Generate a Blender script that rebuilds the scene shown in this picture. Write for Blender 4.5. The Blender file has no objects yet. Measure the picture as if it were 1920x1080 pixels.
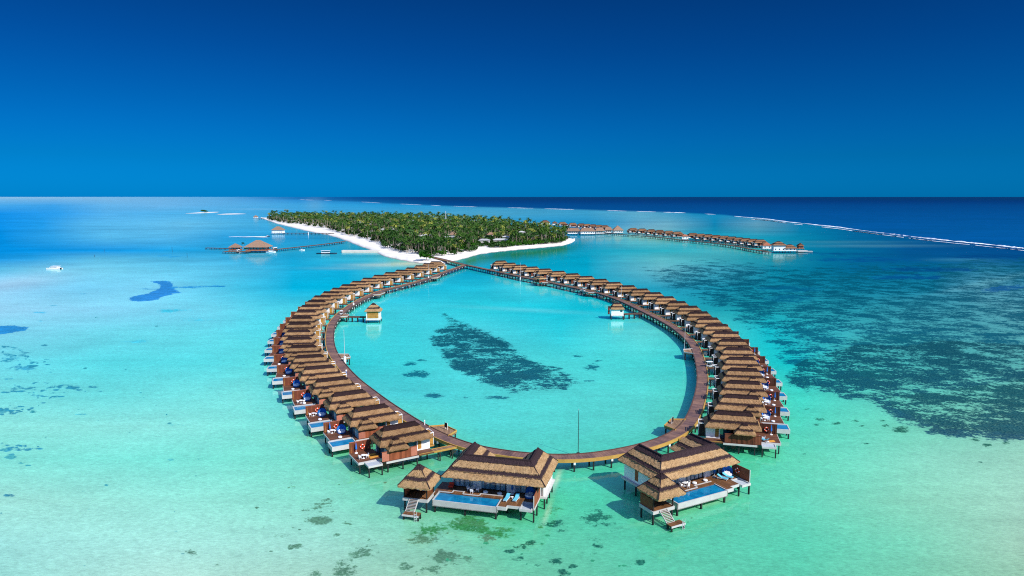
import bpy, math, random
import numpy as np
from mathutils import Vector, Matrix

rnd = random.Random(7)
nr = np.random.default_rng(11)
SC = bpy.context.scene
COL = SC.collection
R = math.radians
PI = math.pi

# ------------------------------------------------------------------ camera
CAM_H, FOC = 56.0, 1280.0
PITCH = math.atan(171 / FOC)
cp, sp = math.cos(PITCH), math.sin(PITCH)


def at(u, v, z=0.0):
    """ground point seen at pixel (u, v) of the 1920x1080 photograph, on the plane z"""
    a = (u - 960) / FOC
    b = (540 - v) / FOC
    t = (z - CAM_H) / (-sp + b * cp)
    return (a * t, (cp + b * sp) * t)


def hz(px_height, v_base):
    """metres of height spanned by px_height pixels standing at ground row v_base"""
    x, y = at(960, v_base, 0)
    return px_height * (y * cp + CAM_H * sp) / FOC


cam = bpy.data.cameras.new("camera")
cam.lens = 24.0
cam.sensor_width = 36.0
cam.clip_start = 1.0
cam.clip_end = 2.0e6
camo = bpy.data.objects.new("camera", cam)
camo.location = (0, 0, CAM_H)
camo.rotation_euler = (PI / 2 - PITCH, 0, 0)
COL.objects.link(camo)
SC.camera = camo


# ------------------------------------------------------------------ materials
def lin(c):
    return tuple(((x / 255) / 12.92 if x <= 10.3 else ((x / 255 + 0.055) / 1.055) ** 2.4) for x in c)


class NT:
    def __init__(self, name):
        self.m = bpy.data.materials.new(name)
        self.m.use_nodes = True
        self.t = self.m.node_tree
        self.t.nodes.clear()
        self.out = self.n("ShaderNodeOutputMaterial")

    def n(self, typ, **kw):
        nd = self.t.nodes.new(typ)
        for k, v in kw.items():
            setattr(nd, k, v)
        return nd

    def l(self, a, b):
        self.t.links.new(a, b)

    def val(self, sock, v):
        if hasattr(v, "is_linked"):
            self.l(v, sock)
        else:
            sock.default_value = v

    def math(self, op, a, b=0.0, c=None, clamp=False):
        nd = self.n("ShaderNodeMath", operation=op)
        nd.use_clamp = clamp
        self.val(nd.inputs[0], a)
        self.val(nd.inputs[1], b)
        if c is not None:
            self.val(nd.inputs[2], c)
        return nd.outputs[0]

    def mix(self, f, a, b, blend="MIX"):
        nd = self.n("ShaderNodeMix", data_type="RGBA", blend_type=blend)
        self.val(nd.inputs[0], f)
        for s, v in ((nd.inputs[6], a), (nd.inputs[7], b)):
            if hasattr(v, "is_linked"):
                self.l(v, s)
            else:
                s.default_value = (*v[:3], 1)
        return nd.outputs[2]

    def noise(self, vec, scale, detail=3.0, rough=0.55):
        nd = self.n("ShaderNodeTexNoise")
        nd.inputs["Scale"].default_value = scale
        nd.inputs["Detail"].default_value = detail
        nd.inputs["Roughness"].default_value = rough
        if vec is not None:
            self.l(vec, nd.inputs["Vector"])
        return nd.outputs["Fac"]

    def coords(self, which="Object", scale=None):
        tc = self.n("ShaderNodeTexCoord")
        o = tc.outputs[which]
        if scale:
            mp = self.n("ShaderNodeMapping")
            mp.inputs["Scale"].default_value = scale
            self.l(o, mp.inputs["Vector"])
            o = mp.outputs["Vector"]
        return o

    def smooth(self, x, lo, hi, a=0.0, b=1.0):
        nd = self.n("ShaderNodeMapRange", interpolation_type="SMOOTHSTEP")
        self.val(nd.inputs[0], x)
        for i, v in zip((1, 2, 3, 4), (lo, hi, a, b)):
            nd.inputs[i].default_value = v
        return nd.outputs[0]

    def principled(self, color, rough=0.7, spec=0.3, bump=None, bump_strength=0.3, dist=0.05):
        p = self.n("ShaderNodeBsdfPrincipled")
        if hasattr(color, "is_linked"):
            self.l(color, p.inputs["Base Color"])
        else:
            p.inputs["Base Color"].default_value = (*color[:3], 1)
        self.val(p.inputs["Roughness"], rough)
        p.inputs["Specular IOR Level"].default_value = spec
        if bump is not None:
            b = self.n("ShaderNodeBump")
            b.inputs["Strength"].default_value = bump_strength
            b.inputs["Distance"].default_value = dist
            self.l(bump, b.inputs["Height"])
            self.l(b.outputs[0], p.inputs["Normal"])
        self.l(p.outputs[0], self.out.inputs[0])
        return p


def pm(name, col, rough=0.7, var=0.25, scale=2.0, spec=0.25, stretch=None, rand=0.12, bump=0.0):
    """worn, mottled plain material"""
    t = NT(name)
    co = t.coords("Object", stretch)
    n1 = t.noise(co, scale, 4, 0.6)
    n2 = t.noise(co, scale * 9, 2, 0.5)
    oi = t.n("ShaderNodeObjectInfo")
    k = t.math("MULTIPLY_ADD", t.math("SUBTRACT", n1, 0.5), 2 * var, 1.0)
    k = t.math("MULTIPLY", k, t.math("MULTIPLY_ADD", t.math("SUBTRACT", n2, 0.5), var, 1.0))
    k = t.math("MULTIPLY", k, t.math("MULTIPLY_ADD", t.math("SUBTRACT", oi.outputs["Random"], 0.5), 2 * rand, 1.0))
    vm = t.n("ShaderNodeVectorMath", operation="SCALE")
    vm.inputs[0].default_value = col
    t.l(k, vm.inputs[3])
    t.principled(vm.outputs[0], rough, spec, n2 if bump else None, bump)
    return t.m


def thatch_material(name, tan, tan2, dark):
    t = NT(name)
    co = t.coords("Object")
    at_ = t.n("ShaderNodeAttribute", attribute_name="t")
    big = t.noise(co, 0.9, 4, 0.6)
    fine = t.noise(co, 7.0, 3, 0.65)
    fine2 = t.noise(co, 15.0, 2, 0.6)
    mid = t.noise(t.coords("Object", (1, 1, .6)), 4.2, 3, 0.7)
    tt = t.math("MULTIPLY_ADD", t.math("SUBTRACT", fine, 0.5), 0.15, at_.outputs["Fac"])
    b1 = t.math("MULTIPLY", t.smooth(tt, 0.27, 0.30), t.smooth(tt, 0.44, 0.47, 1, 0))
    b2 = t.smooth(tt, 0.735, 0.765)
    band = t.math("MAXIMUM", b1, b2)
    oi = t.n("ShaderNodeObjectInfo")
    tc = t.mix(t.smooth(big, 0.3, 0.7), tan, tan2)
    tc = t.mix(t.math("MULTIPLY", t.smooth(mid, 0.50, 0.68), .75), tc, tuple(c * 0.42 for c in tan))
    tc = t.mix(t.smooth(fine2, 0.54, 0.68), tc, tuple(c * 0.26 for c in tan))
    tc = t.mix(t.smooth(fine2, 0.42, 0.30), tc, tuple(min(1, c * 1.25) for c in tan2))
    dk = t.mix(t.smooth(fine, 0.35, 0.7), dark, tuple(c * 1.9 for c in dark))
    c = t.mix(band, tc, dk)
    k = t.math("MULTIPLY_ADD", t.math("SUBTRACT", oi.outputs["Random"], 0.5), 0.38, 1.0)
    vm = t.n("ShaderNodeVectorMath", operation="SCALE")
    t.l(c, vm.inputs[0])
    t.l(k, vm.inputs[3])
    t.principled(vm.outputs[0], 0.95, 0.05, fine2, 0.9, 0.15)
    return t.m


def plank_material(name, col, freq=2.2, axis=0, var=0.35, rough=0.65):
    """boards laid across one axis of the object"""
    t = NT(name)
    co = t.coords("Object")
    sx = t.n("ShaderNodeSeparateXYZ")
    t.l(co, sx.inputs[0])
    s = t.math("MULTIPLY", sx.outputs[axis], freq)
    wn = t.n("ShaderNodeTexWhiteNoise", noise_dimensions="1D")
    t.l(t.math("FLOOR", s), wn.inputs["W"])
    gap = t.smooth(t.math("ABSOLUTE", t.math("SUBTRACT", t.math("FRACT", s), 0.5)), 0.42, 0.49, 1.0, 0.45)
    n1 = t.noise(co, 0.7, 4, 0.6)
    k = t.math("MULTIPLY_ADD", t.math("SUBTRACT", wn.outputs[0], 0.5), var, 1.0)
    k = t.math("MULTIPLY", k, gap)
    k = t.math("MULTIPLY", k, t.math("MULTIPLY_ADD", t.math("SUBTRACT", n1, 0.5), 0.9, 1.0))
    vm = t.n("ShaderNodeVectorMath", operation="SCALE")
    vm.inputs[0].default_value = col
    t.l(k, vm.inputs[3])
    t.principled(vm.outputs[0], rough, 0.2)
    return t.m


def path_material(name, c1, c2):
    t = NT(name)
    a = t.n("ShaderNodeAttribute", attribute_name="s")
    s = t.math("MULTIPLY", a.outputs["Fac"], 1.6)
    wn = t.n("ShaderNodeTexWhiteNoise", noise_dimensions="1D")
    t.l(t.math("FLOOR", s), wn.inputs["W"])
    gap = t.smooth(t.math("ABSOLUTE", t.math("SUBTRACT", t.math("FRACT", s), 0.5)), 0.40, 0.49, 1.0, 0.55)
    g = t.n("ShaderNodeNewGeometry")
    n1 = t.noise(g.outputs["Position"], 0.25, 4, 0.65)
    n2 = t.noise(g.outputs["Position"], 2.5, 3, 0.65)
    c = t.mix(t.smooth(n1, 0.35, 0.65), c1, c2)
    k = t.math("MULTIPLY_ADD", t.math("SUBTRACT", wn.outputs[0], 0.5), 0.35, 1.0)
    k = t.math("MULTIPLY", t.math("MULTIPLY", k, gap), t.math("MULTIPLY_ADD", t.math("SUBTRACT", n2, 0.5), 0.6, 1.0))
    vm = t.n("ShaderNodeVectorMath", operation="SCALE")
    t.l(c, vm.inputs[0])
    t.l(k, vm.inputs[3])
    t.principled(vm.outputs[0], 0.7, 0.2)
    return t.m


def glass_material(name, c1, c2, freq=1.1):
    """tinted window glass with pale curtains in places behind it"""
    t = NT(name)
    co = t.coords("Object")
    sx = t.n("ShaderNodeSeparateXYZ")
    t.l(co, sx.inputs[0])
    s = t.math("ADD", t.math("MULTIPLY", sx.outputs[0], freq), t.math("MULTIPLY", sx.outputs[1], freq * 1.3))
    wn = t.n("ShaderNodeTexWhiteNoise", noise_dimensions="1D")
    t.l(t.math("FLOOR", s), wn.inputs["W"])
    c = t.mix(wn.outputs[0], c1, c2)
    fold = t.noise(t.coords("Object", (14, 14, 0.3)), 1.0, 1)
    c = t.mix(t.math("MULTIPLY", fold, 0.5), c, tuple(x * 0.4 for x in c1))
    p = t.principled(c, 0.06, 0.6)
    p.inputs["IOR"].default_value = 2.2
    return t.m


def leaf_material(name, c1, c2, trans=0.14):
    t = NT(name)
    g = t.n("ShaderNodeNewGeometry")
    oi = t.n("ShaderNodeObjectInfo")
    n = t.noise(g.outputs["Position"], 0.35, 3, 0.7)
    n2 = t.noise(g.outputs["Position"], 1.7, 2, 0.7)
    f = t.math("ADD", t.math("MULTIPLY", t.smooth(n, 0.3, 0.7), 0.6), t.math("MULTIPLY", t.smooth(n2, 0.3, 0.7), 0.4))
    f = t.math("ADD", f, t.math("MULTIPLY", t.math("SUBTRACT", oi.outputs["Random"], 0.5), 0.5), clamp=True)
    c = t.mix(f, c1, c2)
    d = t.n("ShaderNodeBsdfDiffuse")
    tr = t.n("ShaderNodeBsdfTranslucent")
    t.l(c, d.inputs[0])
    t.l(c, tr.inputs[0])
    mx = t.n("ShaderNodeMixShader")
    mx.inputs[0].default_value = trans
    t.l(d.outputs[0], mx.inputs[1])
    t.l(tr.outputs[0], mx.inputs[2])
    t.l(mx.outputs[0], t.out.inputs[0])
    return t.m


M = {}
M["thatch"] = thatch_material("thatch", (0.355, 0.210, 0.098), (0.47, 0.305, 0.155), (0.030, 0.019, 0.021))
M["thatch_ring"] = thatch_material("weathered thatch", (0.285, 0.158, 0.074), (0.39, 0.235, 0.115), (0.024, 0.014, 0.014))
M["thatch_far"] = thatch_material("old brown thatch", (0.235, 0.115, 0.062), (0.30, 0.165, 0.090), (0.030, 0.018, 0.016))
M["thatch_plain"] = pm("plain thatch", (0.27, 0.17, 0.115), 0.95, 0.5, 1.5, 0.05)
M["white"] = pm("white plaster", (0.80, 0.80, 0.78), 0.7, 0.10, 0.8, rand=0.04)
M["fascia"] = pm("pale painted concrete", (0.47, 0.46, 0.44), 0.75, 0.22, 0.9, rand=0.06)
M["deck"] = plank_material("hardwood deck", (0.135, 0.056, 0.030), 3.0, 1, 0.5)
M["deck_front"] = plank_material("oiled hardwood deck", (0.165, 0.075, 0.030), 2.6, 0, 0.6, 0.5)
M["fence"] = plank_material("red stained timber", (0.27, 0.078, 0.034), 3.0, 0, 0.5)
M["screen"] = plank_material("dark red boards", (0.17, 0.048, 0.024), 3.0, 0, 0.5)
M["screen_dark"] = plank_material("dark brown boards", (0.062, 0.021, 0.012), 3.0, 0, 0.5)
M["fence_pale"] = pm("faded red boards", (0.38, 0.135, 0.085), 0.8, 0.3, 1.5)
M["door"] = plank_material("amber slatted timber", (0.40, 0.20, 0.045), 5.0, 2, 0.5)
M["dark"] = pm("dark timber", (0.030, 0.020, 0.016), 0.7, 0.4, 1.5)
M["post"] = pm("dark stilt", (0.022, 0.024, 0.024), 0.7, 0.4, 1.0)
M["glass"] = glass_material("tinted glass", (0.006, 0.020, 0.028), (0.03, 0.15, 0.22))
M["glass_blue"] = glass_material("curtained glass", (0.07, 0.27, 0.36), (0.55, 0.78, 0.86), 0.9)
M["poolwater"] = None
M["blue"] = pm("royal blue canvas", (0.015, 0.15, 0.50), 0.7, 0.2, 3)
M["cushion"] = pm("white cushion", (0.80, 0.80, 0.80), 0.8, 0.06, 3)
M["skyblue"] = pm("sky blue towel", (0.12, 0.50, 0.66), 0.85, 0.15, 3)
M["red"] = pm("orange red ring", (0.75, 0.09, 0.035), 0.5, 0.1, 3)
M["redseat"] = pm("red fabric", (0.65, 0.05, 0.02), 0.7, 0.15, 3)
M["whiteplastic"] = pm("white plastic", (0.82, 0.82, 0.82), 0.4, 0.05, 3)
M["amber"] = pm("amber towel", (0.55, 0.25, 0.04), 0.85, 0.2, 3)
M["steel"] = pm("pale steel", (0.55, 0.57, 0.58), 0.35, 0.1, 3)
M["path"] = path_material("weathered boardwalk", (0.128, 0.074, 0.070), (0.235, 0.128, 0.088))
M["kerb"] = pm("golden kerb timber", (0.42, 0.24, 0.055), 0.7, 0.35, 0.5)
M["kerbdark"] = pm("dark kerb timber", (0.085, 0.045, 0.035), 0.7, 0.35, 0.5)
M["walk"] = plank_material("grey brown planks", (0.26, 0.155, 0.085), 2.5, 0, 0.5)
M["trunk"] = pm("palm trunk", (0.26, 0.21, 0.16), 0.9, 0.35, 1.5)
M["leaf1"] = leaf_material("palm fronds dark", (0.007, 0.032, 0.009), (0.042, 0.102, 0.022))
M["leaf2"] = leaf_material("palm fronds mid", (0.011, 0.047, 0.010), (0.080, 0.160, 0.030))
M["leaf3"] = leaf_material("palm fronds yellow", (0.08, 0.15, 0.018), (0.30, 0.32, 0.065))
M["leaf4"] = leaf_material("broad leaves", (0.010, 0.065, 0.008), (0.060, 0.170, 0.018))
M["leaf5"] = leaf_material("olive leaves", (0.016, 0.056, 0.020), (0.08, 0.16, 0.050))
M["skin"] = pm("skin", (0.35, 0.20, 0.13), 0.6, 0.1)
M["greyroof"] = pm("pale roof sheet", (0.46, 0.46, 0.45), 0.6, 0.2, 0.5)
M["hull"] = pm("dark hull", (0.03, 0.06, 0.10), 0.4, 0.2)
M["netting"] = pm("grey netting", (0.38, 0.42, 0.45), 0.8, 0.3, 1.2)
M["redroof"] = pm("rust red roof", (0.36, 0.13, 0.07), 0.85, 0.3, 1)


def pool_water():
    t = NT("pool water")
    co = t.coords("Object")
    n = t.noise(co, 0.8, 3, 0.6)
    n2 = t.noise(t.coords("Object", (1, 2, 1)), 3.0, 3, 0.6)
    c = t.mix(t.smooth(n, 0.3, 0.7), (0.003, 0.13, 0.28), (0.006, 0.22, 0.40))
    p = t.principled(c, 0.05, 0.5, n2, 0.12, 0.05)
    return t.m


M["poolwater"] = pool_water()


# ------------------------------------------------------------------ mesh helper
class MB:
    def __init__(self):
        self.v, self.f, self.m, self.t = [], [], [], []

    def add(self, vs, fs, mi=0, ts=None):
        k = len(self.v)
        self.v += [tuple(p) for p in vs]
        self.t += list(ts) if ts is not None else [0.0] * len(vs)
        for f in fs:
            self.f.append(tuple(i + k for i in f))
            self.m.append(mi)
        return self

    def box(self, x0, x1, y0, y1, z0, z1, mi=0):
        if x1 < x0: x0, x1 = x1, x0
        if y1 < y0: y0, y1 = y1, y0
        vs = [(x0, y0, z0), (x1, y0, z0), (x1, y1, z0), (x0, y1, z0), (x0, y0, z1), (x1, y0, z1), (x1, y1, z1), (x0, y1, z1)]
        fs = [(0, 3, 2, 1), (4, 5, 6, 7), (0, 1, 5, 4), (1, 2, 6, 5), (2, 3, 7, 6), (3, 0, 4, 7)]
        return self.add(vs, fs, mi)

    def bar(self, a, b, w, h=None, mi=0):
        """square bar from a to b"""
        a, b = Vector(a), Vector(b)
        d = (b - a).normalized()
        up = Vector((0, 0, 1)) if abs(d.z) < 0.95 else Vector((1, 0, 0))
        s = d.cross(up).normalized() * w / 2
        q = s.cross(d).normalized() * (h or w) / 2
        vs = [a + s + q, a - s + q, a - s - q, a + s - q, b + s + q, b - s + q, b - s - q, b + s - q]
        fs = [(0, 1, 2, 3), (7, 6, 5, 4), (0, 4, 5, 1), (1, 5, 6, 2), (2, 6, 7, 3), (3, 7, 4, 0)]
        return self.add(vs, fs, mi)

    def cyl(self, x, y, z0, z1, r0, r1=None, n=10, mi=0, cap=True):
        r1 = r0 if r1 is None else r1
        vs = [(x + r0 * math.cos(2 * PI * i / n), y + r0 * math.sin(2 * PI * i / n), z0) for i in range(n)]
        vs += [(x + r1 * math.cos(2 * PI * i / n), y + r1 * math.sin(2 * PI * i / n), z1) for i in range(n)]
        fs = [(i, (i + 1) % n, n + (i + 1) % n, n + i) for i in range(n)]
        if cap:
            fs += [tuple(range(n, 2 * n)), tuple(reversed(range(n)))]
        return self.add(vs, fs, mi)

    def prism(self, pts, z0, z1, mi=0):
        n = len(pts)
        vs = [(p[0], p[1], z0) for p in pts] + [(p[0], p[1], z1) for p in pts]
        fs = [tuple(range(n, 2 * n)), tuple(reversed(range(n)))] + [(i, (i + 1) % n, n + (i + 1) % n, n + i) for i in range(n)]
        return self.add(vs, fs, mi)

    def mesh(self, name, mats, smooth=False, tattr=None):
        me = bpy.data.meshes.new(name)
        me.from_pydata(self.v, [], self.f)
        for m in (mats if isinstance(mats, (list, tuple)) else [mats]):
            me.materials.append(m)
        me.polygons.foreach_set("material_index", self.m)
        if tattr:
            a = me.attributes.new(tattr, "FLOAT", "POINT")
            a.data.foreach_set("value", self.t)
        if smooth:
            me.polygons.foreach_set("use_smooth", [True] * len(self.f))
        me.update()
        return me

    def build(self, name, mats, parent=None, smooth=False, tattr=None):
        return link(name, self.mesh(name, mats, smooth, tattr), parent)


def link(name, me, parent=None):
    o = bpy.data.objects.new(name, me)
    COL.objects.link(o)
    if parent is not None:
        o.parent = parent
    return o


def tag(o, label=None, cat=None, group=None, kind=None):
    if label: o["label"] = label
    if cat: o["category"] = cat
    if group: o["group"] = group
    if kind: o["kind"] = kind
    return o


def empty(name, loc, rz=0.0):
    o = bpy.data.objects.new(name, None)
    o.empty_display_size = 0.5
    o.location = loc
    o.rotation_euler = (0, 0, rz)
    COL.objects.link(o)
    return o


def copy_tree(o, parent=None):
    c = o.copy()
    COL.objects.link(c)
    if parent is not None:
        c.parent = parent
    for ch in list(o.children):
        copy_tree(ch, c)
    return c


ORD = ["", "first", "second", "third", "fourth", "fifth", "sixth", "seventh", "eighth", "ninth", "tenth", "eleventh", "twelfth",
       "thirteenth", "fourteenth", "fifteenth", "sixteenth", "seventeenth", "eighteenth", "nineteenth", "twentieth",
       "twenty-first", "twenty-second", "twenty-third", "twenty-fourth", "twenty-fifth", "twenty-sixth", "twenty-seventh"]


def thatch(faces, thick=0.28, seg=0.6, rows=2, jit=0.05, seed=1):
    """faces: list of (eaveA, eaveB, ridgeB, ridgeA); layered straw strips with ragged lips"""
    rr = random.Random(seed)
    b = MB()
    tiers = [0.0, 0.285, 0.455, 0.77, 1.0]
    for (A, B, C, D) in faces:
        A, B, C, D = map(Vector, (A, B, C, D))
        nu = max(2, int((B - A).length / seg))
        nrm = (B - A).cross(D - A)
        if nrm.length < 1e-6: nrm = (B - A).cross(C - A)
        nrm.normalize()
        if nrm.z < 0: nrm = -nrm
        for k in range(4):
            t0, t1 = tiers[k], tiers[k + 1]
            ks = len(b.v)
            nrw = rows if k != 3 else max(1, rows - 1)
            vs, ts = [], []
            for j in range(nrw + 1):
                t = t0 + (t1 - t0) * j / nrw
                lift = 0.13 * (1 - j / nrw) if k > 0 else 0.0
                L, Rr = A.lerp(D, t), B.lerp(C, t)
                for i in range(nu + 1):
                    p = L.lerp(Rr, i / nu)
                    e = 1.0 if 0 < i < nu else 0.0
                    p = p + nrm * (lift + rr.uniform(-jit, jit) * e)
                    if j == 0: p = p + (A - D).normalized() * rr.uniform(0, 0.16) * e
                    vs.append(p); ts.append(t)
            fs = [(j * (nu + 1) + i, j * (nu + 1) + i + 1, (j + 1) * (nu + 1) + i + 1, (j + 1) * (nu + 1) + i) for j in range(nrw) for i in range(nu)]
            b.add(vs, fs, 0, ts)
            # lip
            dz = thick if k == 0 else 0.16
            vs2 = [p for p in vs[:nu + 1]] + [p - Vector((0, 0, dz + rr.uniform(-.06, .06))) for p in vs[:nu + 1]]
            b.add(vs2, [(i, i + 1, nu + 2 + i, nu + 1 + i) for i in range(nu)], 0, [t0] * len(vs2))
            if k == 0:   # soffit
                a0, a1 = A - Vector((0, 0, thick)), B - Vector((0, 0, thick))
                d0, d1 = A.lerp(D, .5) - Vector((0, 0, thick + .1)), B.lerp(C, .5) - Vector((0, 0, thick + .1))
                b.add([a0, a1, d1, d0], [(0, 1, 2, 3)], 1)
    return b


def hip_faces(x0, x1, y0, y1, z0, rx0, rx1, z1):
    ym = (y0 + y1) / 2
    a, b_, c, d = (x0, y0, z0), (x1, y0, z0), (x1, y1, z0), (x0, y1, z0)
    r0, r1 = (rx0, ym, z1), (rx1, ym, z1)
    return [(a, b_, r1, r0), (b_, c, r1, r1), (c, d, r0, r1), (d, a, r0, r0)]


def ridge_bars(b, segs, w=0.22):
    for a, c in segs:
        k = len(b.v)
        b.bar(a, c, w, w * 0.8)
        for i in range(k, len(b.v)): b.t[i] = 0.95


# ------------------------------------------------------------------ overwater villas
ROOFM = [M["thatch"], M["dark"]]
ROOFR = [M["thatch_ring"], M["dark"]]
ROOFF = [M["thatch_far"], M["dark"]]


def villa_protos(m):
    """meshes of the small villa; local x runs out to sea along the ridge, n is the side nearer the ring's front"""
    P = {}
    Y = lambda n: m * n

    def B(b, x0, x1, n0, n1, z0, z1, mi=0):
        return b.box(x0, x1, Y(n0), Y(n1), z0, z1, mi)
    b = thatch([tuple((p[0], Y(p[1]), p[2]) for p in f) for f in hip_faces(-6.4, 5.7, -3.45, 3.45, 5.15, -3.5, 3.5, 7.95)], seed=3 + m)
    ridge_bars(b, [((-3.6, 0, 7.98), (3.6, 0, 7.98))], 0.3)
    P["roof"] = b.mesh("roof", ROOFR, tattr="t"); P["roof_far"] = b.mesh("roof", ROOFF, tattr="t")
    cx, cn = 2.1, 3.05
    fs = hip_faces(cx - 2.25, cx + 2.25, cn - 2.1, cn + 2.0, 4.55, cx - .08, cx + .08, 6.45)
    b = thatch([tuple((p[0], Y(p[1]), p[2]) for p in f) for f in fs], seed=9 + m)
    P["bathroom_roof"] = b.mesh("bathroom_roof", ROOFR, tattr="t"); P["bathroom_roof_far"] = b.mesh("bathroom_roof", ROOFF, tattr="t")
    b = MB()
    B(b, -6.0, -3.0, -2.4, 2.0, 2.1, 5.05)
    B(b, -3.0, 4.6, -2.4, -2.15, 2.1, 5.05)
    P["wall"] = b.mesh("wall", M["white"])
    b = MB()
    B(b, -3.0, 4.5, -2.15, 1.7, 2.1, 5.0)
    P["glass_wall"] = b.mesh("glass_wall", M["glass"])
    b = MB()
    B(b, -4.05, -3.25, 1.9, 2.04, 2.45, 4.7)
    P["window"] = b.mesh("window", M["door"])
    b = MB()
    B(b, 0.4, 4.2, 1.75, 3.95, 2.1, 4.5)
    P["bathroom"] = b.mesh("bathroom", M["glass_blue"])
    b = MB()                                     # entrance porch: slatted timber box in a white frame
    B(b, -7.45, -6.02, -2.1, 0.45, 2.25, 4.75, 0)
    for x in (-7.6, -6.15):
        for n in (-2.3, 0.45):
            B(b, x, x + .09, n, n + .10, 1.9, 4.95, 1)
    for q0, q1, w0, w1 in ((-7.62, -6.02, -2.32, -2.22), (-7.62, -6.02, .5, .59), (-7.62, -7.52, -2.22, .5)):
        B(b, q0, q1, w0, w1, 4.8, 4.98, 1)
    B(b, -7.64, -6.02, -2.34, 0.64, 1.85, 2.2, 0)
    P["porch"] = b.mesh("porch", [M["door"] if m > 0 else M["dark"], M["white"]])
    b = MB()
    B(b, -6.0, 4.75, -2.6, 4.35, 1.85, 2.06, 0)
    B(b, 4.75, 9.9, -4.1, 2.15, 1.85, 2.1, 0)
    B(b, -2.4, 4.75, 4.35, 4.5, 1.6, 2.0, 1)
    B(b, 4.7, 9.95, 2.15, 2.3, 1.6, 2.12, 1)
    B(b, 9.9, 10.02, -4.1, 2.15, 1.6, 2.05, 1)
    B(b, 4.75, 9.95, -4.22, -4.1, 1.6, 2.05, 1)
    P["deck"] = b.mesh("deck", [M["deck"], M["fascia"]])

    def fence(x1):
        b = MB()
        B(b, -2.1, x1, 4.22, 4.30, 2.1, 4.1, 0)
        x = -0.6
        while x < x1 - 1.6:
            B(b, x, x + .10, 4.30, 4.37, 2.12, 4.05, 0)
            x += 0.26
        B(b, -2.1, -0.75, 4.30, 4.34, 2.15, 4.05, 1)
        B(b, x1 - 1.5, x1, 4.30, 4.34, 2.15, 4.05, 1)
        B(b, -2.15, x1 + .05, 4.18, 4.40, 4.1, 4.18, 0)
        return b.mesh("fence", [M["fence"], M["fence_pale"]] if m > 0 else [M["screen"], M["screen"]])
    P["fence"] = fence(4.1)
    P["fence_long"] = fence(5.6)
    b = MB()
    B(b, 5.2, 9.9, -3.95, -3.85, 2.1, 4.35, 0)
    B(b, 5.15, 9.95, -4.0, -3.8, 4.35, 4.42, 1)
    B(b, 9.5, 9.58, -3.85, -3.78, 2.1, 4.35, 2)
    P["privacy_screen"] = b.mesh("privacy_screen", [M["screen"] if m > 0 else M["screen_dark"], M["fence_pale"] if m > 0 else M["screen"], M["door"] if m > 0 else M["screen"]])
    b = MB()
    x0, x1, n0, n1 = 5.0, 10.6, 2.36, 6.2
    B(b, x0, x1, n0, n1, 1.0, 1.1)
    B(b, x0, x1, n0, n0 + .22, 1.1, 2.06)
    B(b, x0, x1, n1 - .22, n1, 1.1, 2.0)
    B(b, x0, x0 + .22, n0 + .22, n1 - .22, 1.1, 2.05)
    B(b, x1 - .22, x1, n0 + .22, n1 - .22, 1.1, 2.0)
    P["pool"] = b.mesh("pool", M["fascia"])
    b = MB()
    B(b, x0 + .22, x1 - .22, n0 + .22, n1 - .22, 1.15, 1.92)
    P["pool_water"] = b.mesh("pool_water", M["poolwater"])
    b = MB()
    B(b, 5.7, 8.7, 2.32, 2.5, 1.6, 2.0); B(b, 5.7, 8.7, 4.7, 4.88, 1.6, 2.0)
    B(b, 5.7, 5.88, 2.5, 4.7, 1.6, 2.0); B(b, 8.5, 8.7, 2.5, 4.7, 1.6, 2.0)
    B(b, 5.88, 8.5, 2.5, 4.7, 1.80, 1.86, 1)
    P["net_platform"] = b.mesh("net_platform", [M["fascia"], M["netting"]])
    sp_ = [(-5.5, 1.6), (-5.5, -2.0), (-2.2, 4.0), (-2.2, -2.0), (1.0, 4.0), (1.0, -2.0), (4.3, 4.0), (4.3, -2.0), (9.6, 1.9), (9.6, -3.7), (5.3, -3.7)]
    pool_sp = [(5.7, 5.4), (10.4, 5.4), (10.4, 3.0)]
    net_sp = [(8.55, 4.7), (5.8, 4.7)]
    b = MB()
    b.box(-.12, .12, -.12, .12, -.75, 1.84)
    P["post"] = b.mesh("post", M["post"])
    b = MB()
    b.box(-.15, .15, -.15, .15, -.75, 1.0)
    P["pool_post"] = b.mesh("post", M["post"])
    P["posts"] = [(x, Y(n)) for x, n in sp_]
    P["pool_posts"] = [(x, Y(n)) for x, n in pool_sp]
    P["net_posts"] = [(x, Y(n)) for x, n in net_sp]
    return P


PROTO = {1: villa_protos(1), -1: villa_protos(-1)}


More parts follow.
